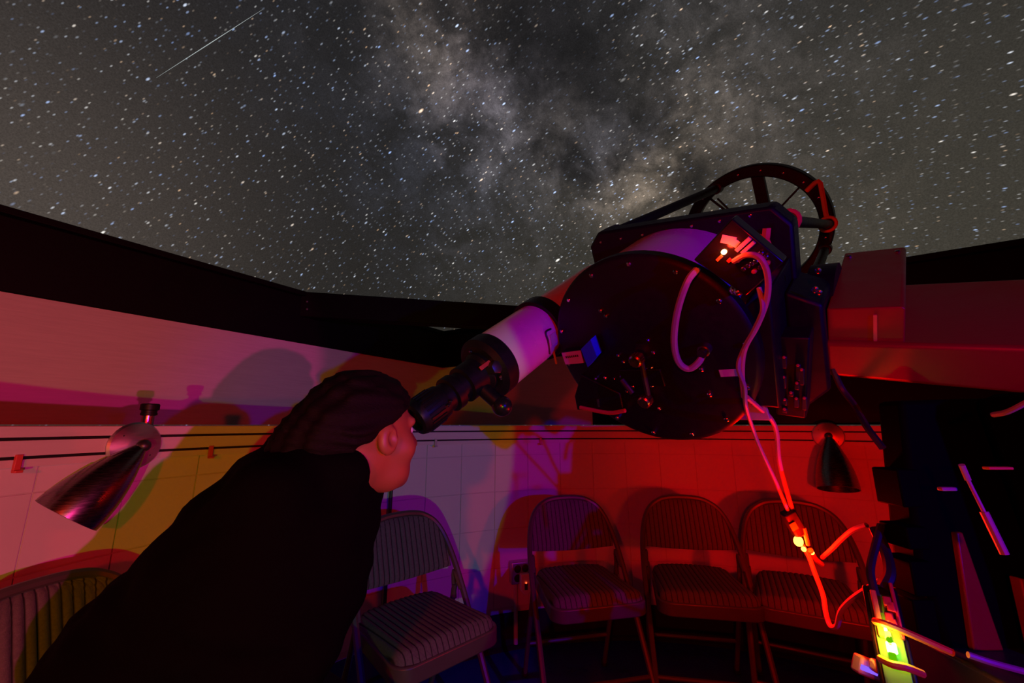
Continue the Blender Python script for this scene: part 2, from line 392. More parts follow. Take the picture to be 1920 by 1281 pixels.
bl = beam('trim_4', (D_L - .012, D_L + .12, -3.0, D_R + .12, Z_B, Z_T - .03), (D_L - .03, D_L + .14, -3.0, D_R + .12, Z_T - .03, Z_T))
br = beam('trim_5', (-3.2, D_L + .12, D_R - .012, D_R + .12, Z_B, Z_T - .03), (-3.2, D_L + .12, D_R - .03, D_R + .14, Z_T - .03, Z_T))
# corner brace: runs at 45 degrees across the corner
AB = math.radians(77.2); uB, nB = V(math.sin(AB), math.cos(AB), 0), V(-math.cos(AB), math.sin(AB), 0)
hT = Z_T - EYE; DB = hT / .3096
# (its two ends rest on the beams)
def brace_end(nv, D): return ((D + .03) - DB * (nB @ nv)) / (uB @ nv)
s0, s1 = brace_end(nL, D_L), brace_end(nR, D_R)
s0, s1 = min(s0, s1) - .02, max(s0, s1) + .02
g = Geo(); box(g, nB * (DB + .05) + uB * ((s0 + s1) / 2) + V(0, 0, EYE + DB * .279), (s1 - s0, .10, DB * .0612), (uB, nB, V(0, 0, 1)))
brc = struct(obj('trim_6', g, M['blackwood'], bevel=.006))
for dz in (.03, -.04):
    g = Geo(); ball(g, at(576, 572 - dz * 200, DB / (ray(576, 570) @ nB)) - nB * .004, .012, 10); obj('bolt', g, M['darksteel'], brc)
# the rest of the dome, closed over and behind the photographer
g = Geo(); seg = 64; rows = 32; Rd = 3.9; dc = V(.2, -.1, EYE); vv = {}; vl = []; ff = []
pn = V(0, -math.sin(math.radians(60)), math.cos(math.radians(60)))
x_, y_, z_ = frame(pn, (1, 0, 0))
for i in range(rows + 1):
    a = PI / 2 * i / rows
    for k in range(seg): b = 2 * PI * k / seg; vl.append(dc + (x_ * math.cos(b) + y_ * math.sin(b)) * Rd * math.cos(a) + z_ * Rd * math.sin(a))
for i in range(rows):
    for k in range(seg):
        q = (i * seg + k, i * seg + (k + 1) % seg, (i + 1) * seg + (k + 1) % seg, (i + 1) * seg + k)
        if min(vl[j][2] for j in q) > 1.0: ff.append(q)
g.add(vl, ff)
dome = struct(obj('ceiling', g, M['dome']))
sol = dome.modifiers.new('thickness', 'SOLIDIFY'); sol.thickness = .03
# fixed cladding between the back wall and the dome
g = Geo(); arc_sweep(g, [(RW, 1.04), (RW, 1.11), (RW + .2, 1.11), (RW + .2, 1.04)], A_R, A_L + 360, 60)
struct(obj('trim_7', g, M['trim']))

# ------------------------------------------------------------------ folding chairs
def chair():
    t = empty('folding_chair')
    W2 = .205
    # local: x to the side, y = -front, z up; the sitter looks towards -y
    g = Geo()
    pts = [V(-W2 - .012, -.235, .012), V(-W2 - .010, -.06, .33), V(-W2 - .006, .055, .53), V(-W2 + .012, .118, .645), V(-W2 + .045, .150, .715), V(-W2 + .095, .165, .752), V(-.06, .168, .765), V(0, .168, .768)]
    pts = pts + [V(-p[0], p[1], p[2]) for p in pts[-2::-1]]
    tube(g, pts, .0115, 8, n=5); obj('frame', g, M['chairmetal'], t)
    for s in (-1, 1):
        g = Geo(); tube(g, [V(s * (W2 - .010), .060, .50), V(s * (W2 - .012), .085, .40), V(s * (W2 - .012), .235, .012)], .0105, 8, n=3); obj('leg', g, M['chairmetal'], t)
        g = Geo(); tube(g, [V(s * (W2 - .002), .030, .49), V(s * (W2 - .008), .070, .545), V(s * (W2 - .008), .062, .45)], .009, 6, n=4); obj('bracket', g, M['chairmetal'], t)
        for p in (V(s * (W2 + .012), -.237, .012), V(s * (W2 - .012), .237, .012)):
            g = Geo(); lathe(g, p - V(0, 0, .012), V(0, 0, 1), [(0, .011), (.002, .014), (.022, .014), (.026, .012)], 10); obj('foot_cap', g, M['rubber'], t)
    g = Geo(); tube(g, [V(-W2 - .012, -.158, .155), V(W2 + .012, -.158, .155)], .008, 8); obj('stretcher', g, M['chairmetal'], t)
    g = Geo(); tube(g, [V(-W2 + .012, .180, .155), V(W2 - .012, .180, .155)], .008, 8); obj('stretcher', g, M['chairmetal'], t)
    # seat: metal pan and ribbed cushion
    def seat_outline(e=0.0, n=9):
        P = []; hw_f, hw_b, yf, yb, r = .190 + e, .165 + e, -.215 - e, .165 + e, .055
        for cx_, cy_, a0 in ((hw_f - r, yf + r, -90), (hw_b - r, yb - r, 0), (-hw_b + r, yb - r, 90), (-hw_f + r, yf + r, 180)):
            for k in range(n): a = math.radians(a0 + 90 * k / (n - 1)); P.append((cx_ + r * math.cos(a), cy_ + r * math.sin(a)))
        return P
    g = Geo(); prism(g, seat_outline(.006), V(0, 0, .392), (V(1, 0, 0), V(0, 1, 0), V(0, 0, 1)), .05); obj('seat_pan', g, M['chairmetal'], t, bevel=.005)
    g = Geo(); nx, ny = 161, 22; hz = np.zeros((nx, ny)); v = []
    for i in range(nx):
        for j in range(ny):
            fu, fv = i / (nx - 1) * 2 - 1, j / (ny - 1) * 2 - 1
            # map a square onto the rounded seat outline
            yv = -.025 + fv * .190; hw_ = .190 + (.165 - .190) * (fv + 1) / 2
            cr = max(0., abs(fv) - .70) / .30; hw_ -= .055 * (1 - math.sqrt(max(0, 1 - cr * cr)))
            xv = fu * hw_
            edge = min(1, (1 - abs(fu)) * 5.5) * min(1, (1 - abs(fv)) * 5.5)
            dome_ = math.sqrt(max(0, 1 - (1 - edge) ** 2))
            rib = abs(math.sin(xv / .0205 * PI)) ** .6
            v.append((xv, yv, .440 + dome_ * (.024 + .010 * (1 - fu * fu)) + rib * .0065 * dome_))
    f = [(i * ny + j, (i + 1) * ny + j, (i + 1) * ny + j + 1, i * ny + j + 1) for i in range(nx - 1) for j in range(ny - 1)]
    g.add(v, f); obj('seat_cushion', g, M['fabric'], t, smooth=80)
    # backrest: padded ribbed panel inside the arch
    g = Geo(); nx, ny = 161, 14
    def half_w(z): 
        k = max(0., (z - .615) / .145); return .198 - .002 - .105 * (1 - math.sqrt(max(0., 1 - min(1, k) ** 2))) if z > .615 else .197 + .004 * 0
    for side in (-1, 1):
        v = []
        for i in range(nx):
            for j in range(ny):
                fu = i / (nx - 1) * 2 - 1; fv = j / (ny - 1)
                z = .548 + .212 * fv; hw_ = half_w(z); xv = fu * hw_
                zz = z - (.0 if fv > .05 else 0) + (.012 * fu * fu * (1 - fv))
                yc = .095 + (z - .548) * .36 + .018 * (1 - fu * fu)
                e = math.sqrt(max(0, 1 - max(abs(fu), abs(2 * fv - 1)) ** 6))
                rib = abs(math.sin(xv / .0205 * PI)) ** .6
                v.append((xv, yc + side * (.004 + .010 * e + .006 * e * rib), zz))
        f = [(i * ny + j, (i + 1) * ny + j, (i + 1) * ny + j + 1, i * ny + j + 1)[::(1 if side < 0 else -1)] for i in range(nx - 1) for j in range(ny - 1)]
        g.add(v, f)
    obj('backrest', g, M['fabric'], t, smooth=80)
    return t
CH = [  # back top centre (x, y), turn offset, label
    ((.262, 2.075), 0, 'ribbed padded folding chair beside the wall outlet box, with its left edge lit violet'),
    ((.826, 2.085), 0, 'red-lit ribbed folding chair between the outlet chair and the chair behind the glowing cable'),
    ((1.265, 1.960), 0, 'red-lit ribbed folding chair behind the hanging cable with the amber light'),
    ((-.440, 1.690), 0, 'striped grey folding chair just right of the man in black, nearest the thin wall conduit'),
    ((-1.05, .99), 0, 'dark red ribbed folding chair below the tilted sconce, cut off by the left edge'),
]
ch0 = chair()
chairs = [ch0] + [copy_tree(ch0) for _ in CH[1:]]
for o, (p, da, lab) in zip(chairs, CH):
    fx, fy = CX - p[0], CY - p[1]; rz = math.atan2(fy, fx) + PI / 2 + math.radians(da)
    f_ = nrm(V(fx, fy, 0))
    o.rotation_euler = (0, 0, rz); o.location = (p[0] + f_[0] * .168, p[1] + f_[1] * .168, 0)
    tag(o, lab, 'chair', 'folding chairs along the round wall')

# ------------------------------------------------------------------ wall sconces
def sconce(name_label, base, inward, shade_dir, length=.25, dia=.15, group='cone sconces on the round wall', lamp=None):
    t = empty('wall_sconce', base, name_label, 'lamp', group)
    g = Geo(); lathe(g, base, inward, [(0, .066), (.006, .067), (.012, .062), (.020, .030), (.022, .018)], 36); pl = obj('wall_plate', g, M['alu'], t)
    x, y, z = frame(inward)
    for s in (-1, 1):
        g = Geo(); ball(g, base + x * s * .036 + y * s * -.028 + z * .013, .004, 8); obj('screw', g, M['darksteel'], pl)
    J = base + inward * .045
    g = Geo(); tube(g, [base + inward * .018, J], .009, 10); ball(g, J, .017, 14); obj('swivel', g, M['darksteel'], t)
    sd = nrm(shade_dir); R_ = dia / 2; prof = []
    for k in range(15):
        u = k / 14; prof.append((.012 + length * u, .016 + (R_ - .016) * (1 - (1 - u) ** 1.9)))
    inner = [(p[0] + .001, max(.006, p[1] - .003)) for p in prof[::-1]]
    g = Geo(); lathe(g, J, sd, [(.004, .012)] + prof + inner, 40); obj('shade', g, M['shade'], t, smooth=45)
    return t, J, sd
PL = wall_pt(238, 838); PL[2] = 1.052; inw = nrm(V(CX - PL[0], CY - PL[1], 0))
JL = PL + inw * .045; endL = at(112, 966, 1.04)
sconce('aluminium cone sconce swung out to the left above the dark red chair', PL + inw * .03, inw, endL - JL, np.linalg.norm(endL - JL) - .012, .15)
PR = wall_pt(1552, 817); inw2 = nrm(V(CX - PR[0], CY - PR[1], 0)); endR = at(1568, 900, 1.93)
sconce('aluminium cone sconce hanging straight down at the right, near the mount', PR + inw2 * .03, inw2, endR - (PR + inw2 * .045), .24, .165)
for nm, (bp, aim, col, watt, cone, rad, blend) in LAMPS.items():
    a_ = ang(bp); base = polar(a_, RW, 1.06); iw = nrm(V(CX - base[0], CY - base[1], 0)); J = base + iw * .045
    dirn = nrm(aim - bp)
    t = empty('wall_sconce', base, 'aluminium cone sconce with a %s bulb on the back wall' % nm, 'lamp', 'cone sconces on the round wall')
    g = Geo(); lathe(g, base, iw, [(0, .066), (.006, .067), (.012, .062), (.020, .030), (.022, .018)], 36); obj('wall_plate', g, M['alu'], t)
    s0_ = bp - dirn * .10
    g = Geo(); tube(g, [base + iw * .018, J, s0_ * .6 + J * .4, s0_], .008, 8, n=4); obj('swivel', g, M['darksteel'], t)
    g = Geo(); prof = [(0, .016), (.05, .050), (.09, .062), (.10, .064)]; lathe(g, s0_, dirn, prof + [(p[0], p[1] - .003) for p in prof[::-1]], 32); obj('shade', g, M['alu'], t)
    ld = bpy.data.lights.new(nm + '_bulb', 'SPOT'); ld.color = col; ld.energy = watt; ld.spot_size = math.radians(cone); ld.spot_blend = blend; ld.shadow_soft_size = rad
    lo = bpy.data.objects.new(nm + '_bulb', ld); COL.objects.link(lo); lo.parent = t
    lo.location = tuple(bp + dirn * .012 - base); lo.rotation_euler = Vector(tuple(dirn)).to_track_quat('-Z', 'Y').to_euler()

# ------------------------------------------------------------------ the big truss telescope
TA = nrm(V(.626, .539, .563)); TO = V(.34, 1.035, 1.289)                 # optical axis, centre of the rear plate
td = .684 * CR - .138 * CU - 1.0 * CF; TD = nrm(td - TA * (td @ TA)); TC = np.cross(TD, TA)   # declination axis, third axis
def T(a, d, c): return TO + TA * a + TD * d + TC * c
def onA(x, y, a):                                                         # the point of the plane at height a along the tube
    r = ray(x, y); s = ((TO + TA * a - CAM) @ TA) / (r @ TA); P = CAM + r * s - TO; return V(P @ TA, P @ TD, P @ TC)
def onT(x, y, a): return T(*onA(x, y, a))
TAX = (TD, TC, TA)
RM = .267
tel = empty('truss_telescope', T(.2, 0, -.27), 'big black open-truss telescope with a round bolted rear plate and a spoked front ring', 'telescope')
g = Geo(); lathe(g, T(0, 0, 0), TA, [(-.004, RM - .012), (0, RM - .004), (.004, RM), (.03, RM), (.034, RM - .006)], 72); rear = obj('rear_plate', g, M['black'], tel)
for k in range(14):
    an = 2 * PI * (k + .35) / 14
    g = Geo(); lathe(g, T(-.004, (RM - .022) * math.cos(an), (RM - .022) * math.sin(an)), -TA, [(0, .006), (.004, .006), (.006, .004)], 8); obj('bolt', g, M['steel'], rear)
g = Geo(); lathe(g, T(.03, 0, 0), TA, [(0, RM - .014), (.0, RM - .012), (.24, RM - .012), (.24, RM - .014)], 72); obj('mirror_cell', g, M['tubewhite'], tel)
oct_ = [(-.215, .285), (-.255, .245), (-.255, -.245), (-.215, -.285), (.255, -.285), (.295, -.245), (.295, .215), (.255, .265)]
g = Geo(); prism(g, oct_, T(.27, 0, 0), TAX, .07); cb = obj('centre_box', g, M['black'], tel, bevel=.008)
for k in range(7):
    for (d_, c_) in ((.272, -.2 + .06 * k), (-.2 + .07 * k, .268)):
        g = Geo(); lathe(g, T(.27, d_ - .01, c_ - .015), -TA, [(0, .004), (.003, .004), (.004, .002)], 6); obj('bolt', g, M['steel'], cb)
# front ring with spider
LR, RR = 1.16, .287
g = Geo(); ring_lathe(g, T(LR, 0, 0), TA, [(-.02, RR - .048), (-.024, RR - .044), (-.024, RR - .004), (-.02, RR), (.02, RR), (.024, RR - .004), (.024, RR - .044), (.02, RR - .048)], 96, hint=TC); fr = obj('front_ring', g, M['black'], tel)
for k in range(20):
    an = 2 * PI * k / 20 + .1
    g = Geo(); lathe(g, T(LR - .024, (RR - .024) * math.cos(an), (RR - .024) * math.sin(an)), -TA, [(0, .004), (.004, .004), (.005, .002)], 6); obj('bolt', g, M['steel'], fr)
g = Geo(); lathe(g, T(LR - .06, 0, 0), TA, [(0, .05), (.005, .058), (.13, .058), (.135, .05)], 28); obj('secondary_hub', g, M['black'], tel)
for q0, q1, wd in (((1418, 318), (1443, 396), .044), ((1502, 348), (1462, 392), .008), ((1331, 372), (1368, 400), .008), ((1345, 372), (1376, 402), .006)):
    A0 = onT(*q0, LR); l1 = onA(*q1, LR); B0 = T(LR, l1[1] * .8, l1[2] * .8)
    dv = nrm(B0 - A0); g = Geo(); box(g, (A0 + B0) / 2, (np.linalg.norm(B0 - A0), wd, .03 if wd > .01 else .012), (dv, np.cross(TA, dv), TA)); obj('spider_vane', g, M['black'], tel, bevel=.002)
# truss tubes from the box to the ring
def truss(P, Q, r=.017):
    g = Geo(); tube(g, [P, Q], r, 12); o = obj('truss_tube', g, M['black'], tel)
    for E_, s in ((P, 1), (Q, -1)):
        g = Geo(); dv = nrm(Q - P) * s; lathe(g, E_, dv, [(-.004, r + .004), (.0, r + .007), (.03, r + .007), (.034, r + .002)], 14); obj('clamp', g, M['darksteel'], o)
truss(T(.33, -.200, .262), onT(1347, 352, LR - .02))
lq = onA(1556, 421, LR - .02); truss(T(.33, .262, .215), T(*lq), .016)
lq = onA(1548, 466, LR - .02); truss(T(.33, .275, -.06), T(*lq), .016)
truss(T(.33, -.22, -.24), T(LR - .02, -.17, -.21)); truss(T(.33, .2, -.26), T(LR - .02, .10, -.25)); truss(T(.33, -.235, -.05), T(LR - .02, -.265, 0))
# saddle block on the declination axis
g = Geo(); prism(g, [(.285, .085), (.355, .05), (.362, -.17), (.30, -.24), (.285, -.24)], T(.17, 0, 0), TAX, .16); sd_ = obj('saddle', g, M['black'], tel, bevel=.008)
for q in ((1535, 508), (1550, 508), (1528, 543), (1540, 549), (1526, 546)):
    lq = onA(*q, .165); g = Geo(); lathe(g, T(.17, min(lq[1], .35), lq[2]), -TA, [(0, .006), (.004, .006), (.006, .003)], 8); obj('bolt', g, M['steel'], sd_)
g = Geo(); prism(g, [(.225, .10), (.285, .14), (.285, -.15), (.235, -.15)], T(.04, 0, 0), TAX, .23); obj('side_plate', g, M['black'], tel, bevel=.006)
g = Geo(); lathe(g, T(.38, .27, -.07), TD, [(0, .12), (.03, .12), (.035, .14), (.092, .14)], 36); obj('axis_flange', g, M['black'], tel)
# control panel fixed across the upper right of the plate
p4 = [onA(*q, -.03)[1:] for q in ((1372, 410), (1470, 492), (1398, 556), (1300, 488))]
g = Geo(); prism(g, [tuple(p) for p in p4], T(-.03, 0, 0), TAX, .035); cp = obj('control_panel', g, M['blackgloss'], tel, bevel=.003)
ux = nrm((p4[1] - p4[0])); uy = nrm(p4[0] - p4[3]); PX = TD * ux[0] + TC * ux[1]; PY = TD * uy[0] + TC * uy[1]
def chip(name, q, sx, sy, h, m, parent, a=-.03, rot=0):
    x = PX * math.cos(rot) + PY * math.sin(rot); x = nrm(x - TA * (x @ TA)); y = np.cross(TA, x)
    g = Geo(); box(g, onT(*q, a) - TA * h / 2, (sx, sy, h), (x, y, TA)); return obj(name, g, m, parent, bevel=min(sx, sy, h) * .2)
g = Geo(); lathe(g, onT(1358, 472, -.03), -TA, [(0, .005), (.004, .005), (.007, .003)], 14); obj('power_led', g, LED['red'], cp)
point_light('power_led_glow', onT(1358, 472, -.055), (1, .03, .01), .25, .006, cp)
chip('sticker', (1366, 450), .026, .016, .001, M['label'], cp, rot=.5); chip('sticker', (1377, 455), .016, .014, .0012, M['label'], cp, rot=.1)
chip('switch', (1394, 458), .008, .034, .004, M['plastic'], cp); chip('switch', (1403, 464), .007, .03, .004, M['plastic'], cp)
for i, q in enumerate(((1385, 487), (1404, 497), (1411, 493), (1420, 478), (1428, 473), (1437, 480), (1415, 508), (1427, 500), (1395, 503), (1440, 492), (1418, 489))):
    g = Geo(); lathe(g, onT(*q, -.03), -TA, [(0, .0045), (.006, .0045), (.008, .003)], 10); obj('push_button', g, M['clip'] if i % 3 == 0 else M['steel'], cp)
chip('orange_tag', (1349, 484), .006, .014, .002, M['orange'], cp); chip('orange_tag', (1368, 488), .007, .009, .003, M['clip'], cp)
g = Geo(); ball(g, onT(1384, 546, -.02), .010, 10); ball(g, onT(1378, 543, -.012), .012, 10); obj('cable_gland', g, M['steel'], tel)
# small parts on the rear plate
def knob(q, r, h, m, a=-.004, name='focus_knob'):
    g = Geo(); o_ = onT(*q, a); prof = [(0, r * .6), (h * .25, r * .6), (h * .25, r), (h * .9, r), (h, r * .8)]
    lathe(g, o_, -TA, prof, 20); x, y, z = frame(-TA)
    for k in range(14):
        an = 2 * PI * k / 14; box(g, o_ - TA * h * .58 + (x * math.cos(an) + y * math.sin(an)) * r, (.003, .003, h * .6), (x * math.cos(an) + y * math.sin(an), y * math.cos(an) - x * math.sin(an), z))
    return obj(name, g, m, rear)
knob((1200, 668), .017, .035, M['gold']); knob((1216, 744), .017, .035, M['gold'])
g = Geo(); tube(g, [onT(1201, 672, -.02), onT(1215, 740, -.02)], .007, 8); obj('focus_rod', g, M['darksteel'], rear)
g = Geo(); tube(g, [onT(1166, 712, -.02), onT(1186, 738, -.03)], .008, 10); obj('lever', g, M['darksteel'], rear)
for q in ((1127, 582), (1137, 592), (1216, 637), (1160, 666), (1226, 660), (1136, 708), (1153, 708), (1166, 706), (1118, 709), (1176, 732), (1188, 724), (1215, 692), (1223, 722), (1316, 692), (1331, 739), (1309, 506), (1237, 765), (1170, 678), (1180, 729)):
    g = Geo(); r_ = random.uniform(.004, .0065); lathe(g, onT(*q, -.004), -TA, [(0, r_), (.005, r_), (.008, r_ * .5)], 8); obj('screw', g, M['steel'], rear)
for q in ((1223, 691), (1229, 692)):
    g = Geo(); lathe(g, onT(*q, -.004), -TA, [(0, .0032), (.006, .0025)], 8); obj('status_led', g, LED['small'] if q[0] < 1225 else LED['dimgreen'], rear)
chip('focus_plate', (1205, 705), .05, .12, .012, M['black'], rear, a=-.003, rot=-.6)
chip('panel_label', (1368, 699), .018, .042, .002, M['label'], rear, a=-.005, rot=-.55)
# finder camera box with a label and blue tape at the left rim
bx = [onA(*q, -.03)[1:] for q in ((1052, 661), (1090, 656), (1096, 681), (1060, 684))]
g = Geo(); prism(g, [tuple(p) for p in bx], T(-.03, 0, 0), TAX, .045); fb = obj('camera_box', g, M['black'], tel, bevel=.002)
cen = sum(bx) / 4
g = Geo(); prism(g, [tuple(cen + (p - cen) * .93) for p in bx], T(-.032, 0, 0), TAX, .003); lb = obj('label_plate', g, M['label'], fb)
for k in range(7):
    pc = cen + (bx[1] - bx[0]) * (-.28 + .093 * k) + (bx[0] - bx[3]) * .12
    g = Geo(); box(g, T(-.0325, *pc), (.0035, .006, .002), TAX); obj('print_mark', g, M['ink'], lb)
tq = [onA(*q, -.045)[1:] for q in ((1089, 655), (1107, 637), (1119, 669), (1102, 689))]
g = Geo(); prism(g, [tuple(p) for p in tq], T(-.045, 0, 0), TAX, .03); obj('blue_tape_block', g, M['bluetape'], fb)
# lower left bracket, and the side plate with sockets
g = Geo(); prism(g, [tuple(onA(*q, .0)[1:]) for q in ((1092, 700), (1165, 735), (1172, 770), (1085, 766), (1080, 740))], T(-.01, 0, 0), TAX, .05); bk = obj('lower_bracket', g, M['black'], tel, bevel=.003)
g = Geo(); tube(g, [onT(1088, 764, -.015), onT(1140, 774, -.015), onT(1172, 770, -.015)], .006, 8, n=4); obj('bracket_edge', g, M['clip'], bk)
g = Geo(); tube(g, [onT(1121, 748, -.015), onT(1123, 762, -.015)], .004, 8); obj('pin', g, M['steel'], bk)
sp_ = [onA(*q, .10)[1:] for q in ((1457, 632), (1519, 634), (1511, 786), (1455, 778))]
g = Geo(); prism(g, [tuple(p) for p in sp_], T(.10, 0, 0), TAX, .06); spn = obj('socket_panel', g, M['black'], tel, bevel=.004)
for q, h in (((1471, 678), 22), ((1470, 715), 22), ((1497, 697), 30), ((1495, 722), 14), ((1472, 752), 12), ((1494, 753), 18), ((1472, 768), 8), ((1484, 737), 8), ((1509, 755), 24), ((1504, 705), 30)):
    x0 = onA(q[0] - 5, q[1], .10)[1:]; x1 = onA(q[0] + 5, q[1], .10)[1:]; y0 = onA(q[0], q[1] - h / 2, .10)[1:]; y1 = onA(q[0], q[1] + h / 2, .10)[1:]
    dv = nrm(TD * (y1 - y0)[0] + TC * (y1 - y0)[1])
    g = Geo(); box(g, T(.097, *((x0 + x1) / 2)), (np.linalg.norm(x1 - x0), np.linalg.norm(y1 - y0), .008), (np.cross(dv, TA), dv, TA)); sk = obj('socket', g, M['darksteel'], spn, bevel=.002)
    g = Geo(); ball(g, T(.092, *y0), .0035, 8); obj('screw', g, M['clip'], sk)
g = Geo(); P0, P1_ = onT(1380, 770, .05), onT(1440, 770, .05); box(g, (P0 + P1_) / 2, (np.linalg.norm(P1_ - P0), .05, .01), (nrm(P1_ - P0), np.cross(TA, nrm(P1_ - P0)), TA)); obj('lower_tab', g, M['plastic'], tel, bevel=.002)
# orange cable ties on the truss tube and ring
def tie(P, axis, r, m=M['orange']):
    x, y, z = frame(axis); g = Geo(); tube(g, [P + (x * math.cos(k * PI / 8) + y * math.sin(k * PI / 8)) * r for k in range(16)], .006, 6, closed=True); return obj('cable_tie', g, m, tel)
lq = onA(1556, 421, LR - .02); tA, tB = T(.33, .262, .215), T(*lq)
dvt = nrm(tB - tA); tie(tA + (tB - tA) * .08, dvt, .026); tie(tA + (tB - tA) * .93, dvt, .026)
g = Geo(); tube(g, [onT(1512, 358, LR - .03), onT(1534, 340, LR - .035), onT(1541, 360, LR - .03), onT(1548, 400, LR - .03), onT(1552, 412, LR - .03)], .009, 6, n=3); obj('ring_strap', g, M['orange'], tel)
g = Geo(); tube(g, [onT(1412, 446, .26), onT(1432, 450, .255), onT(1440, 468, .26)], .011, 6, n=4); obj('strap', g, M['orange'], tel)
g = Geo(); tube(g, [onT(1438, 428, .262), onT(1436, 446, .257), onT(1434, 452, .262)], .010, 6, n=4); obj('strap', g, M['orange'], tel)
g = Geo(); tube(g, [onT(1444, 490, .24), onT(1442, 508, .235)], .007, 6); obj('strap', g, M['orange'], tel)

# ------------------------------------------------------------------ guide refractor beside it
RD, RC, RB = -.349, .062, .088
def Rf(a): return T(a, RD, RC)
ref = empty('refractor_telescope', Rf(-.1), 'white refractor with black focuser and thick eyepiece, in front of the man\'s face', 'telescope')
g = Geo(); lathe(g, Rf(-.195), TA, [(0, RB - .004), (0, RB), (.60, RB), (.60, RB - .004)], 48); tb = obj('tube', g, M['tubewhite'], ref)
g = Geo(); lathe(g, Rf(-.245), TA, [(0, .055), (.0, RB - .012), (.012, RB + .003), (.052, RB + .003), (.056, RB)], 48); obj('tail_ring', g, M['black'], ref)
g = Geo(); ring_lathe(g, Rf(.01), TA, [(0, RB - .002), (0, RB + .012), (.05, RB + .012), (.05, RB - .002)], 48); rg = obj('mounting_ring', g, M['black'], ref)
g = Geo(); box(g, Rf(.035) + nrm(TO - T(0, RD, RC) + 0) * (RB + .02), (.06, .05, .05), (nrm(T(0, -RD, -RC) - TO), np.cross(TA, nrm(T(0, -RD, -RC) - TO)), TA)); obj('mounting_foot', g, M['black'], ref, bevel=.004)
g = Geo(); lathe(g, Rf(-.245), -TA, [(0, .058), (.01, .058), (.02, .050), (.075, .050), (.078, .040), (.10, .040), (.102, .047), (.125, .047), (.127, .038), (.15, .038), (.152, .043), (.165, .045), (.225, .045), (.235, .041), (.238, .030), (.228, .026)], 40); fo = obj('focuser', g, M['black'], ref)
x, y, z = frame(-TA)
for k in range(26):
    an = 2 * PI * k / 26; ra = x * math.cos(an) + y * math.sin(an)
    g = Geo(); box(g, Rf(-.245 - .195) + ra * .0455, (.004, .004, .045), (ra, np.cross(z, ra), z)); obj('grip_rib', g, M['black'], fo)
# focus knob hanging below on its shaft
kd = nrm(at(925, 760, 1.05) - Rf(-.28)); kd = nrm(kd - TA * (kd @ TA))
g = Geo(); tube(g, [Rf(-.285) + kd * .03, Rf(-.285) + kd * .095], .020, 14); obj('focus_shaft', g, M['black'], fo)
g = Geo(); ball(g, Rf(-.285) + kd * .112, .027, 18); obj('focus_ball', g, M['blackgloss'], fo)
def side(a, q, r): # a point on the barrel nearest to a picture direction
    s = nrm(at(*q, 1.0) - CAM); P = Rf(a); e = (CAM - P); e = nrm(e - TA * (e @ TA)); b = np.cross(TA, e); 
    w = ((at(*q, (P - CAM) @ CF)) - P); u = max(-.9, min(.9, (w @ b) / r)); return P + (e * math.sqrt(1 - u * u) + b * u) * r, (e * math.sqrt(1 - u * u) + b * u)
P_, N_ = side(-.262, (906, 688), .058); g = Geo(); box(g, P_, (.042, .011, .004), (TA, np.cross(N_, TA), N_)); obj('nameplate', g, M['clip'], fo, bevel=.001)
P_, N_ = side(-.25, (927, 690), .07); g = Geo(); lathe(g, P_, N_, [(-.02, .018), (.01, .018), (.012, .014)], 6); obj('lock_nut', g, M['darksteel'], fo)
for q, aa in (((946, 700), -.245), ((950, 701), -.243), ((838, 761), -.41), ((841, 755), -.40), ((884, 659), -.26)):
    P_, N_ = side(aa, q, .05 if aa < -.3 else .07); g = Geo(); ball(g, P_, .005, 8); obj('thumb_screw', g, M['steel'], fo)
# loop of wire taped to the white tube
g = Geo(); wl = []
for q, aa in (((1016, 628), -.02), ((1003, 637), -.045), ((1005, 655), -.05), ((1011, 676), -.045)):
    P_, N_ = side(aa, q, RB + .003); wl.append(P_)
tube(g, wl, .003, 6, n=5); obj('wire', g, M['cableblack'], tb)
P_, N_ = side(-.02, (1018, 648), RB + .001); g = Geo(); box(g, P_, (.03, .035, .001), (TA, np.cross(N_, TA), N_)); obj('label_plate', g, M['label'], tb)
g = Geo(); tube(g, [onT(1032, 632, -.01), onT(1043, 682, -.01)], .0035, 8); obj('yellow_rod', g, M['yellow'], rg)

# ------------------------------------------------------------------ mount: arm, head box, wedge and pier
mt = empty('telescope_mount', (1.1, .75, 0), 'heavy equatorial mount with a red enamelled arm and head box on a dark pier', 'mount')
g = Geo(); prism(g, [(.358, .027), (.358, -.06), (.487, -.06), (.487, .022), (.482, .027)], T(.20, 0, 0), TAX, .42); hb = obj('head_box', g, M['mountpaint'], mt, bevel=.020, seg=5)
g = Geo(); prism(g, [(.352, -.050), (.352, -.140), (1.15, -.185), (1.15, -.065)], T(.185, 0, 0), TAX, .36); ar = obj('arm', g, M['mountpaint'], mt, bevel=.010, seg=3)
for q in ((1565, 486), (1672, 484)):
    P_ = T(.2 + .38, *( (.37, .027) if q[0] < 1600 else (.47, .027))); g = Geo(); lathe(g, P_, TC, [(0, .006), (.003, .006), (.005, .003)], 8); obj('bolt', g, M['steel'], hb)
lq = onA(1641, 612, .198); g = Geo(); box(g, T(.198, lq[1], lq[2] - .004), (.006, .062, .004), TAX); obj('yellow_strip', g, M['yellow'], hb)
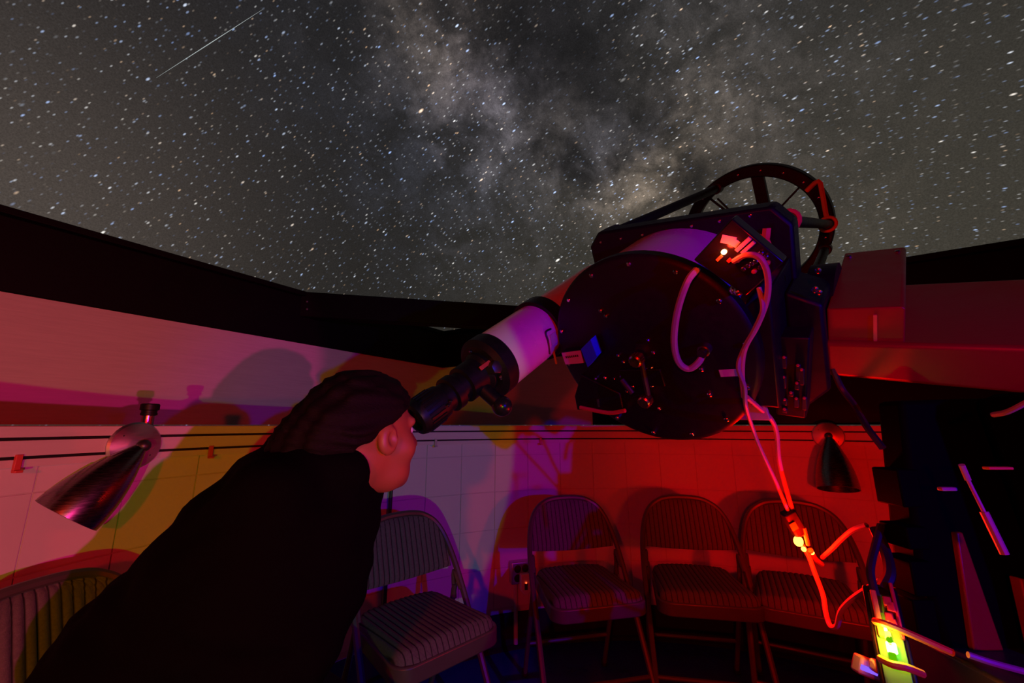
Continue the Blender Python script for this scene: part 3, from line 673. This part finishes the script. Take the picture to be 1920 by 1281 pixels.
# dark wedge under the arm
def world_prism(name, pts, y0, y1, m, parent, bevel=.01):
    g = Geo(); prism(g, [(p[0], p[1]) for p in pts], V(0, y0, 0), (V(1, 0, 0), V(0, 0, 1), V(0, 1, 0)), y1 - y0); return obj(name, g, m, parent, bevel=bevel)
w1 = world_prism('side_plate', [(.80, 1.16), (1.55, 1.18), (1.55, .70), (.80, .70), (.775, .86)], .84, .90, M['pier'], mt)
w2 = world_prism('side_plate', [(1.06, 1.12), (1.60, 1.14), (1.60, .70), (.98, .70)], .44, .50, M['pier'], mt)
world_prism('polar_housing', [(.93, 1.17), (1.55, 1.18), (1.55, .74), (.99, .74)], .52, .84, M['pier'], mt, .03)
g = Geo(); box(g, V(1.21, .68, .66), (.86, .54, .10)); obj('pier_plate', g, M['darksteel'], mt, bevel=.006)
g = Geo(); lathe(g, V(1.25, .70, 0), V(0, 0, 1), [(0, .32), (.02, .32), (.025, .21), (.61, .21)], 40); obj('pier_column', g, M['darksteel'], mt)
g = Geo(); prism(g, [(0, 0), (.055, 0), (.025, .20), (.012, .20)], V(.835, .83, .71), (V(1, 0, 0), V(0, 0, 1), V(0, 1, 0)), .03); obj('gusset', g, M['mountpaint'], mt, bevel=.003)
g = Geo(); prism(g, [(0, 0), (.10, 0), (.04, .12), (.0, .13)], V(.915, .80, .71), (V(1, 0, 0), V(0, 0, 1), V(0, 1, 0)), .02); obj('gusset', g, M['mountpaint'], mt, bevel=.003)
for i, (x_0, z_0, hh) in enumerate(((.772, .99, .07), (.768, .90, .04), (.764, .83, .06), (.756, .76, .07))):
    g = Geo(); box(g, V(x_0, .855, z_0), (.04, .06, hh)); obj('edge_block', g, M['pier'], mt, bevel=.003)
g = Geo(); box(g, at(1871, 878, .60), (.036, .010, .004)); obj('orange_plate', g, M['orange'], mt, bevel=.001)
g = Geo(); tube(g, [at(1803, 872, .62), at(1815, 900, .62)], .004, 8); tube(g, [at(1815, 900, .62), at(1845, 960, .60)], .0025, 8); tube(g, [at(1845, 960, .60), at(1884, 1040, .58)], .005, 8); obj('rod', g, M['plastic'], mt)
g = Geo(); box(g, at(1776, 917, .68), (.026, .010, .006)); obj('latch', g, M['plastic'], mt, bevel=.002)

# added red lamp, unseen behind the wedge, to brighten the right-hand wall
g = Geo(); lathe(g, V(1.02, .905, .80), V(.1, 1, 0), [(0, .030), (.02, .034), (.06, .034), (.075, .030)], 24); nl = obj('added_lamp', g, M['rubber'], mt)
g = Geo(); ball(g, V(1.028, .985, .80), .022, 14); obj('added_lamp_lens', g, LED['small'], nl)
ld = bpy.data.lights.new('added_lamp_glow', 'SPOT'); ld.color = (1, .002, .0); ld.energy = 19.0; ld.spot_size = math.radians(104); ld.spot_blend = .7; ld.shadow_soft_size = .02
lo = bpy.data.objects.new('added_lamp_glow', ld); COL.objects.link(lo); lo.parent = nl; lo.location = tuple(V(1.03, 1.03, .80) - OFF[mt.name]); lo.rotation_euler = Vector((.50, 1.0, .05)).to_track_quat('-Z', 'Y').to_euler()

# ------------------------------------------------------------------ equipment on the pier: power hub with lights
hb0 = at(1672, 1215, .70)
hub = empty('power_hub', at(1670, 1270, .72), 'cluttered power hub with glowing green and amber lights at the foot of the mount', 'power hub')
hx = nrm(at(1690, 1270, .66) - at(1655, 1110, .74)); hv = nrm(np.cross(hx, CAM - hb0)); hn = np.cross(hv, hx)
if hn @ (CAM - hb0) < 0: hn = -hn; hv = -hv
g = Geo(); box(g, hb0 - hn * .025, (.20, .050, .04), (hx, hv, hn)); hbody = obj('body', g, M['black'], hub, bevel=.004)
g = Geo(); box(g, hb0 - hn * .003 , (.17, .036, .006), (hx, hv, hn)); bd = obj('circuit_board', g, M['green'], hub, bevel=.001)
def hubpt(q, lift): r = ray(*q); s = ((hb0 + hn * lift - CAM) @ hn) / (r @ hn); return CAM + r * s
for q, m, sx, sy in (((1672, 1215), 'green', .016, .014), ((1664, 1191), 'amber', .012, .010), ((1660, 1182), 'green', .007, .006), ((1674, 1232), 'dimgreen', .012, .010), ((1668, 1203), 'dimgreen', .018, .008)):
    g = Geo(); box(g, hubpt(q, .004), (sx, sy, .008), (hx, hv, hn)); obj('indicator', g, LED[m], bd, bevel=.002)
for q in ((1664, 1130), (1671, 1140), (1668, 1160), (1675, 1172)):
    g = Geo(); box(g, hubpt(q, .006), (.016, .012, .016), (hx, hv, hn)); obj('terminal', g, M['clip'], bd, bevel=.002)
g = Geo(); box(g, hubpt((1645, 1150), .004), (.075, .009, .012), (hx, hv, hn)); obj('side_rail', g, M['orange'], hub, bevel=.002)
g = Geo(); box(g, hubpt((1681, 1145), .004), (.09, .006, .012), (hx, hv, hn)); obj('side_rail', g, M['clip'], hub, bevel=.002)
point_light('hub_glow', hb0 + hn * .035, (.55, 1, .10), .10, .006, hub)
point_light('hub_glow_amber', hubpt((1655, 1180), .03), (1, .12, .01), .7, .006, hub)
def cable(label, P, r, m, name='cable', group='cables around the mount', n=6, seg=8):
    g = Geo(); tube(g, P, r, seg, n=n); return tag(obj(name, g, m), label, 'cable', group)
cable('orange cable lying across the mount foot to the right of the green lights', [at(1640, 1165, .72), at(1665, 1172, .70), at(1720, 1195, .69), at(1785, 1224, .68)], .006, M['vivid'], n=5)
cable('yellow-green lit cable curling under the power hub', [at(1650, 1235, .69), at(1672, 1246, .67), at(1700, 1252, .66), at(1730, 1264, .66)], .006, M['yellow'], n=5)
cable('pinkish cable leaving through the lower right corner', [at(1815, 1228, .66), at(1860, 1243, .65), at(1930, 1262, .64)], .005, M['cable'], n=5)
cable('pale arched cable below the mount arm at the right edge', [at(1862, 778, .62), at(1890, 772, .60), at(1930, 752, .58)], .004, M['cable'], n=5)
cable('dark cable drooping from the head box to the wedge', [T(.19, .365, -.12), at(1578, 728, .96), at(1602, 760, .93), at(1625, 800, .88), at(1655, 840, .84)], .007, M['cableblack'])
dv_ = tag(obj('adapter_block', box(Geo(), at(1628, 1252, .74), (.05, .02, .03), (nrm(V(.9, .1, -.35)), nrm(V(-.1, 1, 0)), nrm(V(.35, 0, .9)))), M['plastic'], bevel=.004), 'small violet-lit adapter beside the power hub at the bottom edge', 'adapter')
a2 = tag(obj('adapter_block', box(Geo(), at(1652, 1252, .71), (.035, .02, .02), (nrm(V(.9, .1, -.25)), nrm(V(-.1, 1, 0)), nrm(V(.25, 0, .9)))), M['whiteplastic'], bevel=.006), 'bluish adapter touching the power hub at the bottom edge', 'adapter')
g = Geo(); box(g, at(1630, 1257, .72), (.03, .004, .008), (nrm(V(.9, .1, -.35)), nrm(V(-.1, 1, 0)), nrm(V(.35, 0, .9)))); obj('blue_light', g, LED['blue'], dv_)

# ------------------------------------------------------------------ cables on the telescope and the hanging bundle
cable('thick grey cable looping over the round rear plate', [onT(1306, 506, -.02), onT(1288, 530, -.05), onT(1270, 585, -.06), onT(1264, 640, -.06), onT(1272, 678, -.055), onT(1291, 692, -.05), onT(1311, 678, -.04), onT(1322, 655, -.012)], .0075, M['cable'])
g = Geo(); lathe(g, onT(1324, 652, -.004), -TA, [(0, .014), (.02, .014), (.022, .011), (.034, .010)], 14); obj('connector', g, M['darksteel'], rear)
cable('reddish cable arching from the control panel down the plate edge', [onT(1376, 490, -.035), onT(1400, 478, -.05), onT(1425, 484, -.055), onT(1439, 515, -.05), onT(1438, 560, -.05), onT(1420, 610, -.05), onT(1396, 655, -.05), onT(1391, 700, -.05), onT(1395, 745, -.04)], .0055, M['cableorange'])
cable('thin grey cable twisted along the reddish cable', [onT(1423, 540, -.035), onT(1430, 580, -.06), onT(1416, 615, -.06), onT(1392, 660, -.05), onT(1384, 690, -.06), onT(1396, 725, -.06), onT(1398, 760, -.05), at(1410, 800, .95), at(1425, 840, .98), at(1455, 905, 1.02), at(1479, 962, 1.05)], .0045, M['cable'])
cable('dark cable hanging from the plate edge to the amber connector', [onT(1400, 745, -.03), at(1420, 762, .95), at(1445, 785, .98), at(1456, 812, 1.0), at(1460, 860, 1.02), at(1472, 910, 1.04), at(1488, 965, 1.05)], .0055, M['cableorange'])
ib = empty('cable_joint', at(1488, 978, 1.05), 'black in-line connector with a bright amber light on the hanging cable', 'connector')
jd = nrm(at(1500, 1002, 1.05) - at(1476, 960, 1.05)); jx, jy, jz = frame(jd, CF)
g = Geo(); box(g, at(1488, 980, 1.05), (.034, .026, .070), (jx, jy, jz)); bb_ = obj('body', g, M['black'], ib, bevel=.005)
g = Geo(); box(g, at(1488, 987, 1.035), (.016, .004, .02), (jx, jy, jz)); obj('green_sticker', g, M['green'], bb_)
g = Geo(); ball(g, at(1497, 1015, 1.04), (.011, .011, .013), 14); obj('amber_light', g, LED['amber'], ib)
for q in ((1507, 1030), (1522, 1036)):
    g = Geo(); ball(g, at(*q, 1.04), .006, 10); obj('amber_light', g, LED['amber'], ib)
g = Geo(); tube(g, [at(1507, 990, 1.04), at(1512, 1010, 1.04), at(1515, 1022, 1.04)], .005, 8); obj('plug', g, M['yellow'], ib)
g = Geo(); tube(g, [at(1519, 1032, 1.04), at(1528, 1048, 1.05), at(1540, 1058, 1.06)], .007, 8, n=3); obj('plug', g, M['orange'], ib)
point_light('amber_glow', at(1500, 1018, 1.01), (1, .002, .0), 7.5, .03, ib)
cable('orange-lit cable dropping from the amber connector in a loop to the mount', [at(1503, 1020, 1.05), at(1517, 1045, 1.04), at(1528, 1075, 1.02), at(1543, 1115, .99), at(1549, 1150, .96), at(1557, 1174, .94), at(1569, 1174, .92), at(1576, 1148, .90), at(1592, 1128, .88), at(1620, 1108, .85), at(1650, 1090, .84)], .0055, M['cableorange'])
cable('short cable stub joining the amber connector to the mount edge', [at(1542, 1046, 1.05), at(1560, 1030, 1.0), at(1580, 1010, .95), at(1600, 994, .91), at(1625, 985, .88)], .0055, M['cable'])
cable('dark cable running down the mount foot', [at(1652, 985, .82), at(1640, 1030, .80), at(1632, 1070, .78), at(1640, 1110, .76), at(1650, 1150, .74)], .007, M['cableblack'])
cable('thick dark cable bundle beside the mount edge', [at(1640, 990, .83), at(1660, 1035, .80), at(1668, 1075, .77), at(1655, 1105, .76)], .010, M['cableblack'])

# ------------------------------------------------------------------ wall details
def wall_frame(P): iw = nrm(V(CX - P[0], CY - P[1], 0)); return np.cross(V(0, 0, 1), iw), V(0, 0, 1), iw    # right-hand side, up, inwards
P = wall_pt(972, 1069, RW - .001); sx, su, si = wall_frame(P)
ob = empty('outlet_box', P, 'metal outlet box with four sockets and a plugged-in adapter, low on the wall', 'outlet')
g = Geo(); box(g, P + si * .024, (.105, .105, .046), (sx, su, si)); obj('box', g, M['alu'], ob, bevel=.004)
g = Geo(); box(g, P + si * .049, (.096, .098, .004), (sx, su, si)); fp = obj('face_plate', g, M['alu'], ob, bevel=.002)
for i in (-1, 1):
    for j in (-1, 1):
        g = Geo(); lathe(g, P + si * .050 + sx * .021 * i + su * .022 * j, si, [(0, .0185), (.003, .0185), (.004, .016)], 24); so = obj('socket', g, M['rubber'], fp)
P2 = P + su * -.040 + sx * .012 + si * .055
g = Geo(); prism(g, [(-.026, .045), (.020, .045), (.028, .03), (.028, -.035), (.012, -.052), (-.006, -.052), (-.026, -.03)], P2, (-sx if sx[0] < 0 else sx, su, si), .032); ad = obj('adapter', g, M['whiteplastic'], ob, bevel=.004)
g = Geo(); box(g, P2 + si * .034 + su * -.012, (.016, .03, .004), (sx, su, si)); obj('switch', g, M['ink'], ad)
g = Geo(); ball(g, P2 + si * .035 + su * .006, .004, 8); obj('neon_light', g, LED['small'], ad)
def conduit(q, z0, z1, r, m, label, bent=False):
    P = wall_pt(*q, RW - .014); pts = [V(P[0], P[1], z0), V(P[0], P[1], z1)]
    return tag(obj('conduit', tube(Geo(), pts, r, 10), m), label, 'conduit', 'conduits on the round wall')
P3 = wall_pt(967, 1150, RW - .016)
tag(obj('conduit', tube(Geo(), [V(P3[0], P3[1], .02), V(P3[0], P3[1], .30)], .011, 10), M['plastic']), 'painted conduit running from the outlet box down to the floor', 'conduit', 'conduits on the round wall')
conduit((733, 930), .17, 1.01, .008, M['cableblack'], 'thin dark conduit running down the wall behind the chair next to the man')
ca = []
for zc, lab in ((1.034, 'dark wire running along the lower gap of the wall rail'), (1.078, 'dark wire running along the upper gap of the wall rail')):
    w_ = tag(obj('rail_wire', arc_sweep(Geo(), [(RW - .0175, zc - .0035), (RW - .0125, zc - .0035), (RW - .0125, zc + .0035), (RW - .0175, zc + .0035)], A_L + 1, A_R - 1, 90), M['rubber']), lab, 'wire', 'wires in the wall rail')
    ca.append(w_)
for q, col in (((37, 850), 'clip'), ((395, 847), 'clip'), ((817, 832), 'plastic'), ((1014, 830), 'clip')):
    P = wall_pt(*q, RW - .03); sx, su, si = wall_frame(P); P[2] = 1.022
    g = Geo(); box(g, P, (.012, .040, .008), (sx, su, si)); box(g, P - su * .018 + si * .006, (.014, .006, .014), (sx, su, si))
    obj('wire_clip', g, M[col], ca[0], bevel=.001)
# eyepiece standing on the ledge
ep = polar(ang(wall_pt(288, 790)), RW + .03, 1.109)
e_ = empty('eyepiece', ep, 'black and chrome eyepiece standing upright on the wall ledge', 'eyepiece')
g = Geo(); lathe(g, ep, V(0, 0, 1), [(0, .014), (.001, .0155), (.030, .0155), (.031, .014)], 24); obj('barrel', g, M['steel'], e_)
g = Geo(); lathe(g, ep + V(0, 0, .030), V(0, 0, 1), [(0, .0155), (.002, .021), (.008, .021), (.009, .0195), (.016, .0195), (.018, .024), (.034, .024), (.037, .021)], 28); obj('eyecup', g, M['black'], e_)

# ------------------------------------------------------------------ meteor: a thin glowing trail high above
m0, m1 = at(293, 146, 900.), at(492, 18, 900.)
mo = tag(obj('meteor', tube(Geo(), [m0, m0 * .5 + m1 * .5, m1], [.12, .75, .15], 6, n=6), LED['meteor']), 'thin pale meteor trail across the upper left sky', 'meteor')

# ------------------------------------------------------------------ the man bending to the eyepiece (implicit surfaces)
def s_ell(P, c, r, ax=None):
    q = P - np.asarray(c)
    if ax is not None: q = np.stack([q @ ax[0], q @ ax[1], q @ ax[2]], -1)
    r = np.asarray(r, float); k0 = np.linalg.norm(q / r, axis=-1); k1 = np.linalg.norm(q / (r * r), axis=-1); return k0 * (k0 - 1) / np.maximum(k1, 1e-9)
def s_cap(P, a, b, r0, r1):
    a, b = np.asarray(a, float), np.asarray(b, float); ab = b - a; h = np.clip(((P - a) @ ab) / (ab @ ab), 0, 1)
    return np.linalg.norm(P - a - h[..., None] * ab, axis=-1) - (r0 + (r1 - r0) * h)
def smin(a, b, k): h = np.clip(.5 + .5 * (b - a) / k, 0, 1); return b + (a - b) * h - k * h * (1 - h)
def smax(a, b, k): return -smin(-a, -b, k)
def surface(fn, lo, hi, step):
    lo, hi = np.asarray(lo, float), np.asarray(hi, float); n = np.ceil((hi - lo) / step).astype(int) + 1
    ax = [lo[i] + step * np.arange(n[i]) for i in range(3)]
    P = np.stack(np.meshgrid(*ax, indexing='ij'), -1); D = fn(P); S = D < 0
    cnt = np.zeros(n - 1); acc = np.zeros((*(n - 1), 3))
    cs = [(i, j, k) for i in (0, 1) for j in (0, 1) for k in (0, 1)]
    sl = lambda o: tuple(slice(o[i], n[i] - 1 + o[i]) for i in range(3))
    for i, a in enumerate(cs):
        for b in cs[i + 1:]:
            if sum(abs(a[k] - b[k]) for k in range(3)) != 1: continue
            A, B = D[sl(a)], D[sl(b)]; cr = (A < 0) != (B < 0)
            t = np.where(cr, A / np.where(cr, A - B, 1), 0)
            p = P[sl(a)] + (P[sl(b)] - P[sl(a)]) * t[..., None]
            acc += np.where(cr[..., None], p, 0); cnt += cr
    act = cnt > 0; idx = -np.ones(n - 1, int); idx[act] = np.arange(act.sum()); verts = acc[act] / cnt[act][:, None]; faces = []
    for axis in range(3):
        u, w = (axis + 1) % 3, (axis + 2) % 3
        a = [slice(1, n[i] - 1) for i in range(3)]; a[axis] = slice(0, n[axis] - 1); b = list(a); b[axis] = slice(1, n[axis])
        s0, s1 = S[tuple(a)], S[tuple(b)]; pos = np.argwhere(s0 != s1)
        if not len(pos): continue
        base_ = pos + np.array([1 if i != axis else 0 for i in range(3)]); du = np.eye(3, dtype=int)[u]; dw = np.eye(3, dtype=int)[w]
        q = [idx[tuple((base_ - x).T)] for x in (du + dw, dw, 0 * du, du)]
        fl = s0[tuple(pos.T)]
        for i in range(len(pos)):
            f = (q[0][i], q[1][i], q[2][i], q[3][i]); faces.append(f if fl[i] else f[::-1])
    g = Geo(); g.v = [tuple(p) for p in verts]; g.f = [tuple(int(x) for x in f) for f in faces]; return g

# head frame
hf = nrm(V(.61, .78, .08)); hl = nrm(np.cross(V(0, 0, 1), hf)); hu = np.cross(hf, hl)
HC = at(688, 812, .84)
def HL(P): q = P - HC; return np.stack([q @ hf, q @ hl, q @ hu], -1)
def Hw(x, y, z): return HC + hf * x + hl * y + hu * z
NK = at(606, 872, .82)                                     # base of the neck
bfwd = nrm(V(.96, .28, 0)); brt = V(bfwd[1], -bfwd[0], 0)  # where the body faces, and its right side
PEL = at(318, 1250, .74)
def f_head(P):
    q = HL(P)
    d = s_ell(q, (-.012, 0, .030), (.099, .077, .089))
    d = smin(d, s_ell(q, (.036, 0, -.035), (.060, .058, .085)), .03)
    d = smin(d, s_ell(q, (.046, 0, -.088), (.044, .046, .032)), .025)
    d = smin(d, np.linalg.norm(q - V(.078, 0, -.104), axis=-1) - .016, .02)
    for s in (-1, 1):
        d = smin(d, np.linalg.norm(q - V(.058, s * .044, -.035), axis=-1) - .024, .025)
        d = smin(d, s_cap(q, V(.088, s * .012, .022), V(.078, s * .048, .018), .009, .008), .015)
        d = smax(d, -(np.linalg.norm(q - V(.104, s * .031, -.001), axis=-1) - .015), .012)
        ear = s_ell(q, (-.004, s * .078, -.012), (.022, .011, .030)); ear = smax(ear, -s_ell(q, (.002, s * .090, -.010), (.011, .012, .016)), .004)
        d = smin(d, ear, .008)
    d = smin(d, s_cap(q, V(.092, 0, .008), V(.114, 0, -.034), .008, .013), .012)
    d = smin(d, s_cap(q, V(.088, -.018, -.064), V(.088, .018, -.064), .007, .007), .008)
    d = smin(d, s_cap(q, V(.086, -.015, -.076), V(.086, .015, -.076), .007, .007), .006)
    d = smin(d, s_cap(P, Hw(-.03, 0, -.06), NK + V(0, 0, .0), .056, .062), .03)
    return d
person = empty('person', (PEL[0] + .1, PEL[1], 0), 'man in a black hooded jacket bending to the eyepiece, seen from behind', 'person')
lo = np.minimum(HC - .16, NK - .1); hi = np.maximum(HC + .16, NK + .1)
# hands belong to the same body: the right hand rests on the right knee, the left on the left knee
def limb(side_):
    s = V(*(brt * side_)); sh = NK - V(0, 0, .045) + s * .150 - bfwd * .055
    hip = PEL + s * .095 - V(0, 0, .03); knee = hip + bfwd * .33 - V(0, 0, .24) + s * .05
    ank = V(*(knee[:2] - bfwd[:2] * .20), .085); kn = knee + V(0, 0, .07) + bfwd * .02
    hand = hip * .62 + knee * .38 + V(0, 0, .10); elbow = (sh + hand) / 2 + s * .025 + bfwd * (-.022 if side_ > 0 else .02)
    return sh, elbow, hand, hip, knee, ank
LIMB = {s: limb(s) for s in (1, -1)}
def hand_fn(s):
    sh, el, ha, hip, kn, an = LIMB[s]; fd = nrm(kn - hip); up = nrm(ha - hip - fd * ((ha - hip) @ fd)); sd = np.cross(fd, up)
    wr = ha - fd * .03 + up * .02; pc = ha + fd * .03 + up * .022
    def fn(P):
        d = s_ell(P, pc, (.048, .042, .017), (fd, sd, up))
        d = smin(d, s_cap(P, wr - fd * .05 + up * .03, wr, .028, .024), .02)
        for k, (o_, ln) in enumerate(((-.030, .034), (-.011, .042), (.010, .045), (.030, .040))):
            b = pc + fd * .038 + sd * o_; m1_ = b + fd * ln * .9 - up * .004; m2_ = m1_ + fd * ln * .55 - up * ln * .55
            d = smin(d, np.minimum(s_cap(P, b, m1_, .0095, .0085), s_cap(P, m1_, m2_, .0085, .0075)), .006)
        ts = -s; b = pc - fd * .012 + sd * ts * .036; m1_ = b + fd * .026 + sd * ts * .026; d = smin(d, np.minimum(s_cap(P, b, m1_, .012, .010), s_cap(P, m1_, m1_ + fd * .03 - up * .006, .010, .009)), .008)
        return d
    return fn, pc
body = surface(f_head, lo, hi, .0045)
for s in (1, -1):
    fn, pc = hand_fn(s); gh = surface(fn, pc - .15, pc + .15, .005); body.add(gh.v, gh.f)
# forearms, arms and trunk under the clothes keep the body in one piece
def f_trunk(P):
    d = s_cap(P, NK, PEL, .075, .11); d = smin(d, s_cap(P, NK, Hw(-.03, 0, -.07), .05, .05), .02)
    for s in (1, -1):
        sh, el, ha, hip, kn, an = LIMB[s]
        d = smin(d, s_cap(P, NK - V(0, 0, .03), sh, .04, .045), .03); d = smin(d, s_cap(P, sh, el, .042, .034), .02); d = smin(d, s_cap(P, el, hand_fn(s)[1], .032, .022), .015)
        d = smin(d, s_cap(P, PEL, hip, .08, .075), .03); d = smin(d, s_cap(P, hip, kn, .072, .05), .03); d = smin(d, s_cap(P, kn, an, .045, .032), .02)
    return d
allp = np.array([p for s in (1, -1) for p in LIMB[s]] + [NK, PEL]); tlo, thi = allp.min(0) - .16, allp.max(0) + .16; tlo[2] = 0.03
gt = surface(f_trunk, tlo, thi, .018); body.add(gt.v, gt.f)
pb = obj('body', body, M['skin'], person, smooth=80)
for s in (-1, 1):
    g = Geo(); ball(g, Hw(.079, s * .031, -.001), .0120, 14); ey = obj('eyeball', g, M['eye'], pb)
    g = Geo(); ball(g, Hw(.0885, s * .031, -.001), .0040, 10); obj('iris', g, M['iris'], pb)
def f_hair(P):
    q = HL(P); d = s_ell(q, (-.014, 0, .040), (.110, .088, .090))
    d = smin(d, s_ell(q, (-.070, 0, .010), (.085, .080, .070)), .03)
    d = smin(d, s_ell(q, (-.125, .030, -.020), (.050, .060, .048)), .04)
    st = q[..., 0] * 25 + q[..., 2] * 40
    d = d + .0030 * np.sin(q[..., 1] * 210 + st) + .0022 * np.sin(q[..., 1] * 120 - q[..., 2] * 260 + 2 * np.sin(st))
    edge = .006 * np.sin(q[..., 0] * 140) * np.sin(q[..., 1] * 95 + 1)
    cut = (q[..., 2] - .012 - .62 * q[..., 0] + edge) / 1.18      # hairline from forehead to nape
    d = smax(d, -cut, .010)
    return smax(d, q[..., 0] - .090, .01)
obj('hair', surface(f_hair, HC - .2, HC + .2, .006), M['hair'], person, smooth=80)
def f_jacket(P):
    R0 = LIMB[1]; L0 = LIMB[-1]
    tdv = nrm(PEL - NK); axs = (tdv, brt, np.cross(tdv, brt))
    mid = NK * .5 + PEL * .5
    d = s_ell(P, mid - V(0, 0, .02), (.34, .215, .155), axs)
    d = smin(d, s_ell(P, NK * .76 + PEL * .24 - V(0, 0, .062), (.16, .235, .135), axs), .08)
    d = smin(d, s_ell(P, PEL + V(0, 0, .0), (.17, .20, .165), axs), .10)
    # hood heaped behind the neck, collar round it
    d = smin(d, s_ell(P, at(588, 862, .80), (.085, .105, .062), axs), .04)
    d = smin(d, s_cap(P, at(550, 848, .84), at(645, 885, .75), .055, .045), .018)
    d = smin(d, s_cap(P, at(560, 842, .90), at(640, 905, .84), .05, .045), .03)
    for (sh, el, ha, hip, kn, an) in (R0, L0):
        d = smin(d, s_cap(P, sh, el, .074, .062), .05); d = smin(d, s_cap(P, el, ha + V(0, 0, .07), .064, .045), .03)
    # front hem hanging away from the belly
    d = smin(d, s_ell(P, mid + bfwd * .05 - V(0, 0, .15), (.20, .20, .12), axs), .08)
    w = .006 * np.sin(P[..., 0] * 38 + 3 * np.sin(P[..., 2] * 23)) * np.sin(P[..., 2] * 41 + P[..., 1] * 29)
    return d + w
jlo, jhi = allp.min(0) - .25, allp.max(0) + .25; jlo[2] = .38
obj('jacket', surface(f_jacket, jlo, jhi, .0125), M['cloth'], person, smooth=80)
def f_trs(P):
    d = s_ell(P, PEL - V(0, 0, .03), (.17, .17, .15))
    for s in (1, -1):
        sh, el, ha, hip, kn, an = LIMB[s]
        d = smin(d, s_cap(P, hip, kn, .098, .075), .05); d = smin(d, s_cap(P, kn, an + V(0, 0, .01), .072, .060), .03)
    return d
obj('trousers', surface(f_trs, tlo - .05, thi + .05, .0125), M['trousers'], person, smooth=80)
for s in (1, -1):
    an = LIMB[s][5]
    def f_sh(P, an=an):
        d = s_cap(P, V(an[0], an[1], .05) - bfwd * .03, V(an[0], an[1], .042) + bfwd * .16, .045, .040); d = smin(d, s_cap(P, an, V(an[0], an[1], .05), .044, .046), .02)
        return np.maximum(d, -(P[..., 2] - .001))
    obj('shoe', surface(f_sh, V(an[0], an[1], .05) - V(.25, .25, .06), V(an[0], an[1], .05) + V(.25, .25, .12), .009), M['shoe'], person, smooth=60)
